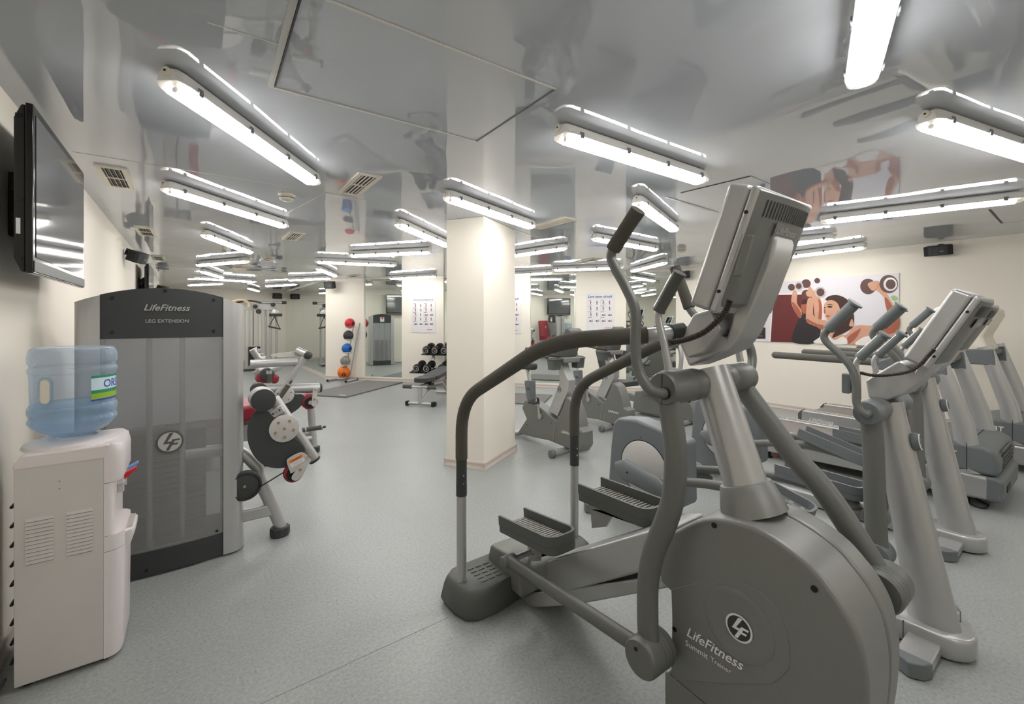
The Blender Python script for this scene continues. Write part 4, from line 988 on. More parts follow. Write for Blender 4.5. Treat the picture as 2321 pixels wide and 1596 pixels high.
for t in (.1, .85): M().tube([p0*(1-t)+p1*t, p0*(1-t-.06)+p1*(t+.06)], .018, 16).go('grip_collar', 'silver_pale', hd)
M().tube([p0*.08+p1*.92, p1*1.07-p0*.07], .008, 12).go('grip_pin', 'charcoal', hd)
M().tube([p0-(p1-p0)*.35, p0+(p1-p0)*.02], .011, 12).go('grip_stem', 'silver_pale', hd)
wp = M().prism(spl(OY(Z([(388, 945), (410, 912), (490, 872), (530, 876), (582, 925), (560, 965), (430, 1035), (415, 1025)]), YP-.04), 3, True), 'y', YP-.046, YP-.04).go('guard_plate', 'silver_flat', LT, bev=.002)
p = q(*Z([(470, 938)])[0], YP-.046); r_ = Vector((.93, 0, .36)).normalized(); u_ = Vector((-.36, 0, .93)).normalized()
lb = plate([v for v in smooth_quad(p+Vector((0, -.0005, 0)), r_, u_, .085, .05)], (0, -1, 0), .001).go('warning_label', 'poster_paper', wp, flat=True)
plate(smooth_quad(p+Vector((0, -.002, 0))+u_*.014, r_, u_, .083, .020), (0, -1, 0), .0008).go('warning_band', 'warning_orange', lb, flat=True)
text('lettering', 'WARNING', lb, p+Vector((0, -.0022, 0))+u_*.014, r_, u_, .05, 'ink_black', 0, .01)
for k in range(3): plate(smooth_quad(p+Vector((0, -.002, 0))-u_*(.004+k*.006), r_, u_, .06, .0016), (0, -1, 0), .0004).go('print_line', 'ink_line', lb, flat=True)
M().prism(spl(OY(Z([(500, 975), (560, 955), (520, 1050), (470, 1095), (432, 1088), (430, 1060), (460, 1020)]), YP-.05), 3, True), 'y', YP-.056, YP-.05).go('hanger_plate', 'silver_flat', LT, bev=.002)
p = q(*Z([(447, 1040)])[0], YP-.02)
rl = M().cyl((p.x, YP-.0, p.z), .060, .05, 'y', 28, .012).go('ankle_roller', 'red_vinyl', LT)
M().cyl((p.x, YP-.027, p.z), .046, .006, 'y', 24).go('roller_core', 'black', rl)
for z in ((500, 1010), (573, 902)):
    p = q(*Z([z])[0], YP-.06); M().cyl((p.x, YP-.058, p.z), .009, .01, 'y', 12, .002).go('bolt', 'brass', wp)
# frame
fp = [q(*Z([z])[0], YP+.09) for z in ((60, 900), (140, 975), (165, 1075), (250, 1260), (328, 1435))]
foot_p = PZ(637, 1203, 0)
M().tube(spl([(-.05, YP+.11, .62), (.22, YP+.11, .60)]+[tuple(v) for v in fp[1:]]+[(fp[-1].x+.012, YP+.09, .03)], 5), .036, 20).go('frame_leg', 'silver', LT)
foot(LT, (fp[-1].x+.005, YP+.09))
M().box((.20, YP+.06, .15), (.44, YP+.14, .225)).go('frame_beam', 'silver', LT, bev=.012, seg=3)
p = PY(552, 1104, YP-.0); pu = M().cyl((p.x+.01, YP+.02, p.z), .092, .03, 'y', 36, .006).go('pulley', 'charcoal', LT)
M().lathe([(.072, -.002), (.076, -.004), (.080, -.002)], (p.x+.01, YP+.005, p.z), 'y', 36, cap=False).go('pulley_groove', 'black', pu)
M().cyl((p.x+.005, YP+.002, p.z), .009, .012, 'y', 12, .002).go('bolt', 'brass', pu)
a, b = q(*Z([(155, 1160)])[0], YP+.0), q(*Z([(395, 1012)])[0], YP+.0)
M().rod(a, b, .0042, 8).go('pull_cable', 'black', LT)
cushion('seat', (.10, 3.78, .74), (.62, .40, .11), LT, rot=(0, -.10, 0))
cushion('backrest', (-.16, 3.82, 1.08), (.12, .36, .62), LT, rot=(0, -.18, 0))
M().box((.0, 3.62, .56), (.42, 3.90, .68)).go('seat_frame', 'silver', LT, bev=.015)
M().tube([(.02, 3.76, .03), (.05, 3.76, .60)], .035, 16).go('seat_post', 'silver', LT); foot(LT, (.02, 3.76))
M().tube([(-.2, 3.76, .60), (-.12, 3.76, 1.2)], .03, 14).go('back_post', 'silver', LT)
M().box((-.2, 3.54, .30), (.06, 3.76, .36)).go('frame_brace', 'silver', LT, bev=.01)

# leg curl machine, next in the row
LC = thing('leg_curl_machine', 'silver leg curl machine with dark bean shaped cam, behind the leg extension machine', 'weight machine', (.4, 5.0, 0))
YQ = 4.83
weight_tower(LC, -.48, .255, 4.98, 5.36, 1.597, 1.518)
def g(px, py, Y=YQ): return PY(px, py, Y)
def Z2(l): return [(560+a/8.4, 770+b/8.4) for a, b in l]
def P2(z, Y=YQ): return g(*Z2([z])[0], Y)
M().tube([P2((60, 465)), P2((960, 420))], (.035, .040), 18, (0, 1, 0)).go('top_beam', 'silver', LC)
M().tube([P2((1130, 260)), P2((740, 870)), P2((690, 960))], (.032, .034), 18, (0, 1, 0)).go('diagonal_arm', 'silver', LC)
a, b = P2((1000, 250)), P2((1160, 298), YQ-.06)
pb = M().tube([P2((960, 215), YQ+.05), P2((1160, 298), YQ-.03)], .040, 20).go('pivot_barrel', 'silver', LC)
M().sphere(P2((1160, 298), YQ-.035), .042, 18, 10).go('barrel_cap', 'charcoal', pb)
M().prism(OY(Z2([(440, 285), (560, 265), (980, 215), (990, 320), (480, 345)]), YQ+.05), 'y', YQ+.045, YQ+.055).go('link_plate', 'silver_flat', LC, bev=.002)
M().cyl(P2((545, 335), YQ+.04), .010, .012, 'y', 12).go('bolt', 'brass', LC)
lo = M().tube([P2((100, 950), YQ+.06), P2((1380, 920), YQ+.06)], (.042, .048), 18, (0, 1, 0)).go('lower_beam', 'silver', LC)
M().tube([P2((1375, 920), YQ+.06), P2((1420, 918), YQ+.06)], [(.044, .050), (.036, .042)], 18, (0, 1, 0)).go('beam_cap', 'charcoal', lo)
cm2 = M().prism(spl(OY(Z2([(700, 1000), (880, 1010), (930, 1040), (1040, 1040), (1095, 1100), (1070, 1200), (980, 1310), (850, 1400), (700, 1480), (560, 1300), (560, 1100)]), YQ), 4, True), 'y', YQ-.006, YQ+.006).go('cam_plate', 'charcoal', LC, bev=.003)
p = P2((710, 1045)); M().cyl((p.x, YQ-.012, p.z), .088, .01, 'y', 36, .003).go('cam_disc', 'silver_flat', cm2)
for k in range(5): M().cyl((p.x+.062*math.cos(.3+k*2*PI/5), YQ-.02, p.z+.062*math.sin(.3+k*2*PI/5)), .0085, .008, 'y', 12, .002).go('bolt', 'brass', cm2)
p0, p1 = P2((620, 1110), YQ-.08), P2((790, 870), YQ-.08)
hd = M().tube([p0, p1], .021, 16).go('hand_grip', 'foam', LC)
for t in (0, 1): M().tube([p0*(1-t)+p1*t, p0*(1.12-t*1.24)+p1*(t*1.24-.12)], .024, 16).go('grip_collar', 'silver_pale', hd)
M().tube([p1*1.1-p0*.1, p1*1.38-p0*.38], .010, 12).go('grip_pin', 'charcoal', hd)
M().prism(OY(Z2([(1250, 960), (1300, 900), (1340, 930), (1325, 1260), (1270, 1285), (1225, 1250)]), YQ-.03), 'y', YQ-.035, YQ-.028).go('hanger_plate', 'silver_flat', LC, bev=.003)
for z in ((1300, 955), (1278, 1140)): M().cyl(P2(z, YQ-.038), .010, .01, 'y', 12).go('bolt', 'brass', LC)
p = P2((1195, 1190)); rl = M().cyl((p.x, YQ+.06, p.z), .075, .16, 'y', 28, .02).go('ankle_roller', 'red_vinyl', LC)
M().cyl((p.x, YQ-.022, p.z), .055, .008, 'y', 24).go('roller_core', 'black', rl)
M().cyl((p.x, YQ-.028, p.z), .020, .010, 'y', 18).go('roller_hub', 'silver_pale', rl)
p = P2((230, 965)); M().cyl((p.x, YQ+.03, p.z), .07, .1, 'y', 28, .006).go('counterweight', 'charcoal', LC)
M().tube([P2((420, 960), YQ+.06), (P2((420, 960), YQ+.06).x, YQ+.06, .04)], .036, 16).go('frame_leg', 'silver', LC); foot(LC, (P2((420, 960), YQ+.06).x, YQ+.06))
M().tube([P2((1180, 925), YQ+.25), (P2((1180, 925), YQ+.25).x+.05, YQ+.25, .04)], .036, 16).go('frame_leg', 'silver', LC); foot(LC, (P2((1180, 925), YQ+.25).x+.05, YQ+.25))
M().tube([(P2((420, 960), YQ+.06).x, YQ+.06, .16), (P2((1180, 925), YQ+.25).x+.03, YQ+.25, .16)], .03, 14).go('frame_brace', 'silver', LC)
cushion('bench_pad', (.16, 5.56, .74), (.50, .34, .09), LC, rot=(0, -.08, 0))
M().box((-.05, 5.48, .60), (.40, 5.64, .70)).go('bench_frame', 'silver', LC, bev=.015)
M().tube([(.20, 5.56, .04), (.20, 5.56, .62)], .035, 16).go('bench_post', 'silver', LC); foot(LC, (.20, 5.56))
M().tube([(.20, 5.56, .2), (P2((1180, 925), YQ+.25).x+.04, YQ+.25, .2)], .025, 12).go('frame_brace', 'silver', LC)

# seated press further down the row
SP = thing('seated_press_machine', 'silver weight machine with small red pad, farther down behind the leg curl machine', 'weight machine', (.4, 7.2, 0))
YS = 6.95
pre = set(o.name for o in COL.objects)
weight_tower(SP, -.48, .255, 9.42, 9.80, 1.60, 1.52)
Rt = Matrix.Translation((-.1125-LOC[SP.name].x-.06, 9.61-LOC[SP.name].y, 0)) @ Matrix.Rotation(-PI/2, 4, 'Z') @ Matrix.Translation((.1125+LOC[SP.name].x, -9.61+LOC[SP.name].y, 0))
for o in [o for o in COL.objects if o.name not in pre and o.type == 'MESH']: o.data.transform(Rt)
def P3(z, Y=YS): return PY(560+z[0]/8.4, 770+z[1]/8.4, Y)
cushion('backrest', (.05, 8.3, 1.0), (.12, .36, .5), SP)
M().tube([(.05, 8.3, .1), (.05, 8.3, .9)], .04, 14).go('back_post', 'silver', SP)
cushion('red_pad', tuple(P3((380, 730))), (.28, .24, .13), SP, rot=(0, .15, 0), bev=.05)
cw = M().cyl(P3((375, 660), YS-.08), .085, .16, 'y', 24, .02).go('counterweight', 'charcoal', SP)
hg = M().tube([P3((418, 830), YS-.15), P3((418, 630), YS-.15)], .036, 16).go('hand_grip', 'foam', SP)
for z in ((418, 850), (418, 620)): M().cyl(P3(z, YS-.15), .040, .045, 'z', 16).go('grip_collar', 'silver_pale', hg)
M().cyl(P3((418, 590), YS-.15), .016, .06, 'z', 12).go('grip_pin', 'charcoal', hg)
M().tube([P3((190, 560)), P3((340, 660))], .075, 16).go('yoke', 'silver', SP)
M().tube([P3((420, 600)), P3((620, 480))], (.05, .06), 16, (0, 1, 0)).go('lever_arm', 'silver', SP)
M().tube([P3((560, 560)), P3((700, 490))], .018, 12).go('link_rod', 'silver', SP)
M().tube([P3((110, 180)), P3((220, 350)), P3((330, 380))], .05, 14).go('handle_frame', 'silver_pale', SP)
for z in ((205, 250), (275, 340)):
    M().tube([P3((z[0], z[1]+40)), P3((z[0], z[1]-40))], .03, 14).go('hand_grip', 'foam', SP)
    M().cyl(P3((z[0], z[1]-45)), .034, .04, 'z', 14).go('grip_collar', 'silver_pale', SP)
px_ = P3((240, 860)).x
M().tube([(px_, YS, .04), (px_, YS, .75)], .05, 16).go('frame_post', 'silver', SP); foot(SP, (px_, YS))
M().tube([(px_, YS, .1), (.0, 9.2, .1)], .035, 14).go('frame_beam', 'silver', SP)
M().tube([(px_+.05, YS, .42), (px_+.28, YS-.02, .40)], .014, 12).go('adjust_lever', 'black', SP)

# cable crossover machine by the end wall
YK = 14.6
CM = thing('cable_machine', 'tall silver cable pulley machine with two weight stacks near the end wall', 'weight machine', (1.3, YK, 0))
M().box((.25, YK-.05, 1.70), (2.0, YK+.05, 1.90)).go('top_beam', 'silver_flat', CM, bev=.01)
M().tube(spl([(.2, YK-.1, 1.93), (.7, YK-.12, 1.96), (1.0, YK-.12, 1.90), (1.35, YK-.12, 1.96), (1.65, YK-.12, 1.91)], 5), .025, 12).go('pullup_bar', 'foam', CM)
M().tube([(1.6, YK-.1, 1.92), (2.20, YK-.1, 1.93)], .030, 12).go('cross_bar', 'silver', CM)
M().cyl((2.24, YK-.1, 1.93), .045, .12, 'x', 14).go('bar_cap', 'charcoal', CM)
for x in (1.05, 1.30, 1.42, 1.62): M().box((x-.04, YK-.06, .05), (x+.04, YK+.04, 1.70)).go('upright', 'silver_flat', CM, bev=.01)
for x in (1.78, 1.90, 2.05): M().rod((x, YK, .05), (x, YK, 1.78), .028, 12).go('guide_rod', 'silver', CM)
M().box((.72, YK-.10, .90), (1.0, YK-.02, 1.70)).go('instruction_board', 'charcoal', CM, bev=.01)
M().box((.80, YK-.106, 1.28), (.92, YK-.101, 1.52)).go('instruction_sheet', 'poster_paper', CM, flat=True)
M().box((.74, YK-.106, 1.28), (.79, YK-.101, 1.46)).go('warning_sheet', 'yellow', CM, flat=True)
for k in range(12): M().box((1.33, YK-.14, .12+k*.045), (1.62, YK-.07, .12+k*.045+.04)).go('weight_plate', 'black', CM, flat=True)
M().tube([(1.45, YK-.1, .68), (1.45, YK-.1, 1.70)], .008, 8).go('stack_cable', 'black', CM)
for x, z, r_ in ((1.50, 1.80, .06), (1.58, 1.66, .07), (1.95, 1.86, .06), (2.0, 1.62, .11)):
    M().cyl((x, YK-.12, z), r_, .05, 'y', 20, .01).go('pulley', 'charcoal' if r_ < .1 else 'silver', CM)
M().box((1.85, YK-.18, 1.52), (2.18, YK-.06, 1.60)).go('pulley_arm', 'charcoal', CM, bev=.01)
hs_ = M().tube([(1.98, YK-.14, 1.52), (1.84, YK-.14, 1.22), (2.12, YK-.14, 1.16), (1.98, YK-.14, 1.52)], .012, 8).go('stirrup_handle', 'black', CM)
M().tube([(1.82, YK-.14, 1.23), (2.14, YK-.14, 1.15)], .024, 12).go('stirrup_grip', 'foam', hs_)
M().box((.4, YK-.5, .01), (2.1, YK-.42, .06)).go('base_bar', 'charcoal', CM, bev=.008)
M().box((1.0, YK-.5, .008), (1.1, YK+.1, .055)).go('base_rail', 'silver_flat', CM); M().box((2.0, YK-.5, .008), (2.08, YK+.1, .055)).go('base_rail', 'silver_flat', CM)
M().tube(spl([(.95, YK-.2, 1.93), (1.15, YK-.3, 1.98), (1.3, YK-.35, 1.90), (1.32, YK-.36, 1.78)], 5), .035, 12).go('lat_handle', 'cable_pipe', CM)

# ================================================================ WATER COOLER + BOTTLE
WX0, WX1, WY0, WY1, WZ = -.542, -.289, 2.468, 2.80, .862
WC = thing('water_cooler', 'white water cooler with slatted side vents at the left edge of the picture', 'water cooler', (-.40, 2.62, 0))
cab = M().box((WX0, WY0, .018), (WX1, WY1, WZ)).go('cabinet', 'white_panel', WC, bev=.003)
# side vents: raised slats on the panel facing the camera
def vslats(x0, x1, ztop, zbot, n):
    for k in range(n):
        z = ztop-(ztop-zbot)*k/(n-1)
        M().prism([(WY0+.0005, z-.002), (WY0-.0045, z-.002), (WY0-.0005, z+.010), (WY0+.0005, z+.010)], 'x', x0, x1).go('vent_slat', 'white_panel', cab, flat=True)
        M().box((x0+.001, WY0-.0006, z-.0055), (x1-.001, WY0+.0005, z-.0022)).go('vent_slit', 'plastic_grey', cab, flat=True)
sl = lambda x, y: PY(x, y, WY0)
vslats(sl(57, 1182).x, sl(122, 1168).x, sl(57, 1184).z, sl(57, 1280).z, 12)
vslats(sl(151, 1165).x, sl(211, 1155).x, sl(151, 1167).z, sl(151, 1259).z, 12)
for z in (1091, 1108):
    p = sl(135, z); M().cyl((p.x, WY0-.0003, p.z), .002, .001, 'y', 8).go('rivet', 'charcoal', cab)
# moulded front, rounded in plan, with upper head and lower door
def fring(z, k=1., bulge=.06, r=.055):
    bulge = bulge*.68; r = min(r, bulge-.004)
    o = [(WX1, WY0), (WX1+bulge-r, WY0+.002)]
    for q_ in range(7):
        a = -PI/2+q_*PI/12; o.append((WX1+bulge-r+r*math.cos(a)*k, WY0+.002+r+r*math.sin(a)))
    for q_ in range(7):
        a = q_*PI/12; o.append((WX1+bulge-r+r*math.cos(a)*k, WY1-.002-r+r*math.sin(a)))
    o += [(WX1+bulge-r, WY1-.002), (WX1, WY1)]
    return [Vector((x, y, z)) for x, y in o]
M().loft([fring(.016, 1, .075), fring(.03, 1, .085), fring(.32, 1, .09), fring(.455, 1, .09)]).go('front_lower', 'white_plastic', WC, ang=50)
M().loft([fring(.457, 1, .09), fring(.52, 1, .09)]).go('front_middle', 'white_plastic', WC, ang=50)
M().loft([fring(.522, 1, .045, .04), fring(.74, 1, .045, .04)]).go('tap_recess', 'white_plastic', WC, ang=50)
M().loft([fring(.742, 1, .08), fring(.76, 1, .092), fring(.86, 1, .092), fring(.895, 1, .08), fring(.905, 1, .05)]).go('head', 'white_plastic', WC, ang=50)
M().prism([(WX0-.002, .845), (WX0-.004, .862), (WX0+.02, .90), (WX1+.02, .905), (WX1, .845)], 'y', WY0-.004, WY1+.004).go('top_cover', 'white_plastic', WC, bev=.012, seg=3)
bx, by = -.40, 2.62
M().lathe([(.155, .898), (.150, .912), (.11, .922), (.075, .926), (.07, .915)], (bx, by, 0), 'z', 40).go('bottle_collar', 'white_plastic', WC)
# taps and drip tray
for (px, py), m, yo in (((289, 1075), 'tap_blue', 2.68), ((284, 1090), 'tap_red', 2.585)):
    bz_ = .735
    tb = M().box((WX1+.02, yo-.018, bz_-.035), (WX1+.055, yo+.018, bz_+.005)).go('tap_body', 'white_plastic', WC, bev=.006)
    M().cyl((WX1+.042, yo, bz_-.05), .012, .04, 'z', 14).go('tap_spout', 'clear_plastic', tb)
    lv_ = M().prism([(WX1+.035, bz_-.02), (WX1+.045, bz_+.004), (WX1+.095, bz_+.030), (WX1+.095, bz_+.020), (WX1+.055, bz_-.018)], 'y', yo-.014, yo+.014).go('tap_lever', m, tb, bev=.003)
tr = M().loft([[Vector((WX1+.02+x*k, (WY0+WY1)/2+y*k, z)) for x, y in rrect(-.05, -.11, .070, .11, .05)] for z, k in ((.42, .75), (.48, 1.0), (.505, 1.02), (.508, .98))]).go('drip_tray', 'white_plastic', WC, ang=50)
m = M()
for k in range(9): m.cbox((WX1+.045, (WY0+WY1)/2-.075+k*.019, .510), (.075, .006, .005))
m.go('drip_grille', 'white_panel', tr, flat=True)
for x in (WX0+.03, WX1-.0):
    for y in (WY0+.04, WY1-.04): M().cyl((x, y, .0095), .018, .018, 'z', 14).go('foot', 'black', WC)
m = M()
for k in range(9): m.tube([(WX0-.012, WY0+.03, .10+k*.075), (WX0-.012, WY1-.03, .10+k*.075)], .006, 8)
m.go('condenser_coil', 'black', WC)
# bottle
Bt = thing('water_bottle', 'big translucent blue water bottle upside down on the cooler', 'bottle', (bx, by, .9))
prof = [(.03, .925), (.06, .932), (.115, .965), (.137, .995), (.139, 1.005), (.134, 1.02), (.139, 1.035), (.139, 1.055), (.133, 1.068), (.131, 1.075), (.133, 1.19), (.138, 1.20), (.139, 1.215), (.133, 1.225), (.134, 1.236), (.139, 1.245), (.139, 1.27), (.132, 1.295), (.115, 1.306), (.09, 1.302), (.001, 1.298)]
sm = spl(prof, 3); sm = [(max(.001, a), b) for a, b in sm]
sh = M().lathe(sm, (bx, by, 0), 'z', 48, cap=False).go('bottle_shell', 'bottle_blue', Bt, ang=70)
wt = [(a*.955, b+.004) for a, b in spl(prof[:9], 3)]; wt = [(max(.001, a), b) for a, b in wt]+[(.001, 1.07)]
M().lathe(wt, (bx, by, 0), 'z', 40, cap=False).go('water', 'water', Bt, ang=70)
# hand grip on the camera side: off-white patch painted for the view through it
vdir = math.atan2(-by, -bx)
ha = vdir-math.radians(38)
def cylp(a, z, r=.1345): return Vector((bx+r*math.cos(a), by+r*math.sin(a), z))
def ringpath(w, h, r): return [cylp(ha+u_/.134, 1.135+v_, r) for u_, v_ in rrect(-w, -h, w, h, w*.95, 5)]
hp_ = ringpath(.022, .052, .134)
M().tube(hp_+[hp_[0]], .006, 10).go('handle_rim', 'bottle_blue', Bt)
m = M(); k = ringpath(.021, .05, .136); c0_ = sum(k, Vector())/len(k); m.add([c0_]+k, [(0, i+1, (i+1) % len(k)+1) for i in range(len(k))]); m.go('handle_patch', 'off_white', Bt, flat=True)
la0 = vdir+math.radians(22)
def lab(name, a0, a1, z0, z1, m_, r):
    n = 14; mb = M(); vs = [cylp(a0+(a1-a0)*i/n, z, r) for i in range(n+1) for z in (z0, z1)]
    mb.add(vs, [(2*i, 2*i+2, 2*i+3, 2*i+1) for i in range(n)]); return mb.go(name, m_, Bt, ang=80)
L0, L1 = la0, la0+math.radians(95)
lab('label', L0, L1, 1.082, 1.185, 'label_sky', .1336)
lab('label_band', L0, L1, 1.176, 1.186, 'label_green', .1340)
lab('label_band', L0, L1, 1.082, 1.088, 'label_blue', .1340)
lab('label_meadow', L0, L1, 1.088, 1.112, 'label_lime', .1340)
lab('label_hills', L0, L1, 1.112, 1.126, 'label_green', .1338)
text('lettering', 'ORS', Bt, (0, 0, 0), (1, 0, 0), (0, 0, 1), .085, 'label_blue', wrap=lambda x, y: cylp(L0+math.radians(38)+x/.134, 1.150+y, .1345))
# socket and cord by the left wall
tag(M().box((LX+.001, 2.33, .46), (LX+.03, 2.40, .56)).go('wall_socket', 'plastic_dark', None, bev=.004), 'dark plug socket on the left wall behind the cooler', 'socket')
tag(M().tube(spl([(LX+.045, 2.36, .46), (LX+.05, 2.34, .33), (LX+.05, 2.31, .2), (LX+.055, 2.33, .10), (LX+.06, 2.42, .03), (LX+.06, 2.55, .02)], 6), .006, 10).go('power_cord', 'plastic_dark'), 'grey power cord hanging down the left wall behind the cooler', 'cord')

# ================================================================ TELEVISIONS AND SPEAKERS
def television(label, y0, y1, z0, z1, xf, mount=True):
    T = thing('television', label, 'television', (xf-.05, (y0+y1)/2, z0), 'wall televisions')
    fr = M().box((xf-.022, y0, z0), (xf, y1, z1)).go('bezel', 'gloss_black', T, bev=.004)
    M().prism([(xf-.0225, z0+.004), (xf-.035, z0+.004), (xf-.055, z0+.06), (xf-.055, z1-.06), (xf-.035, z1-.004), (xf-.0225, z1-.004)], 'y', y0+.012, y1-.012).go('rear_shell', 'black', T, bev=.006)
    M().box((xf+.0005, y0+.035, z0+.065), (xf+.002, y1-.035, z1-.035)).go('screen', 'screen', fr, flat=True)
    M().box((xf+.0003, y0+.005, z0+.006), (xf+.004, y1-.005, z0+.050)).go('speaker_bar', 'plastic_dark', fr, bev=.002)
    for z in (z0+.06, z0+.28, z1-.05): M().box((xf-.050, y0+.0105, z-.006), (xf-.030, y0+.013, z+.006)).go('side_grip', 'gloss_black', T, flat=True)
    M().box((xf-.048, y0+.0105, z0+.15), (xf-.036, y0+.0115, z0+.21)).go('rating_sticker', 'poster_paper', T, flat=True)
    yc, zc = (y0+y1)/2, (z0+z1)/2
    M().box((LX+.001, yc-.12, zc-.14), (LX+.02, yc+.12, zc+.14)).go('wall_plate', 'black', T, bev=.003)
    M().box((LX+.02, yc-.05, zc-.04), (xf-.056, yc+.05, zc+.04)).go('mount_arm', 'black', T, bev=.005)
    for s in (-1, 1):
        br = M().box((xf-.075, yc+s*.17-.02, zc-.19), (xf-.056, yc+s*.17+.02, zc+.19)).go('mount_rail', 'black', T, bev=.004)
        for sz in (-1, 1): M().prism([(xf-.075, zc+sz*.15), (LX+.021, zc+sz*.10), (LX+.021, zc+sz*.05), (xf-.075, zc+sz*.05)], 'y', yc+s*.17-.008, yc+s*.17+.008).go('mount_bracket', 'black', br, bev=.003)
    return T
television('large black television on a bracket at the upper left wall', 2.465, 3.47, 1.60, 2.255, -.49)
television('second black television farther along the left wall above the weight tower', 8.40, 9.42, 1.60, 2.25, -.49)
def speaker(label, p, face, w=.23, h=.13, d=.12, tilt=.2):
    """p: middle of the back, face: direction it looks"""
    f = Vector(face).normalized(); ang = math.atan2(f.y, f.x)
    T = thing('speaker', label, 'speaker', tuple(p), 'wall speakers', (0, tilt, ang))
    m = M(); o = [(-.0, -w/2*.8), (d*.85, -w/2), (d, -w*.25), (d*1.05, 0), (d, w*.25), (d*.85, w/2), (0, w/2*.8)]
    b_ = m.prism(o, 'z', -h/2, h/2).go('case', 'black', T, bev=.006, local=True)
    M().prism([(d*.853, -w/2*.97), (d*1.003, -w*.25), (d*1.053, 0), (d*1.003, w*.25), (d*.853, w/2*.97), (d*.8, 0)], 'z', -h/2*.9, h/2*.9).go('grille', 'charcoal', b_, local=True, flat=True)
    M().cbox((d*1.035, w*.13, -h*.06), (.004, .035, .008)).go('badge', 'chrome', b_, local=True, flat=True)
    M().cbox((-.035, 0, .02), (.07, .03, .03)).go('bracket', 'black', T, local=True)
    M().cbox((-.066, 0, .02), (.012, .05, .08)).go('bracket_plate', 'black', T, local=True)
    return T
p = PR(2130, 566, .07); speaker('wide black speaker high on the right wall near the mural', (p.x, p.y, p.z), RN, .27, .12, .10, .25)
speaker('black speaker on a bracket high on the left wall, right of the big television', (LX+.078, 7.0, 2.20), (1, -.55, 0), .23, .13, .13, .35)
speaker('small distant black speaker high on the left wall beyond the second television', (LX+.078, 13.2, 2.16), (1, -.55, 0), .25, .14, .13, .35)
p = PY(626, 670, ENDY-.08); speaker('small black speaker high on the white end wall', tuple(p), (.2, -1, 0), .30, .17, .13, .25)
p = PB(752, 645, .12); p = PB(752, 645, .20); speaker('black speaker at the top of the pier above the medicine ball rack', tuple(p), (-.80, -.645, 0), .27, .16, .13, .25)
p = PB(1553, 622, .09) if False else PR(1553, 622, .09); speaker('black speaker in the back corner of the right wall, half behind a grip', tuple(p), RN, .25, .13, .12, .25)

# ================================================================ BACK OF THE ROOM
def wframe(c): return Matrix.Translation(c) @ Matrix(((BD.x, -BN.x, 0, 0), (BD.y, -BN.y, 0, 0), (0, 0, 1, 0), (0, 0, 0, 1)))
# medicine ball rack in wall coordinates: x along the wall, y away from the room
base = B0+BD*.66+BN*.30
ra = math.atan2(BD.y, BD.x)
RK = thing('ball_rack', 'slim silver ladder rack holding five medicine balls by the mirror pier', 'rack', tuple(base), None, (0, 0, ra))
H_ = 1.40
for dy, nm in ((-.0, 'f'),):
    for sx in (-1, 1):
        M().tube([(.115, .10, .05), (.315, .20, H_-.06)] if sx > 0 else [(-.03, .10, .05), (.15, .20, H_-.12)], .016, 12).go('rack_post', 'silver', RK, local=True)
zs_ = [.12, .42, .71, 1.01, 1.29]; BC = []
for k, z in enumerate(zs_):
    x = .0+.19*(z/H_); r = .115 if k else .14
    m = M(); m.tube([(x+.09*math.cos(a), .02+.09*math.sin(a), z-.04) for a in [2*PI*i/20 for i in range(21)]], .009, 8)
    m.go('ball_ring', 'silver', RK, local=True)
    M().rod((x-.09, .08, z-.04), (x+.10, .08, z-.04), .008, 8).go('ring_bar', 'silver', RK, local=True)
    M().rod((x, .02+.085, z-.04), (x, .165, z-.04), .010, 8).go('ring_arm', 'silver', RK, local=True)
    h = math.sqrt(r*r-.08**2); BC.append((x, .02, z-.035+h, r))
for sx in (-1, 1):
    fb = M().rod((sx*.24, -.22, .03), (sx*.24, .20, .03), .024, 12).go('base_bar', 'silver', RK, local=True)
    for y in (-.22, .2): M().sphere((sx*.24, y, .03), .028, 12, 8).go('bar_end', 'black', fb, local=True)
M().rod((-.24, .10, .035), (.24, .10, .035), .022, 12).go('cross_bar', 'silver', RK, local=True)
Mw = Matrix.Translation(base) @ Matrix.Rotation(ra, 4, 'Z')
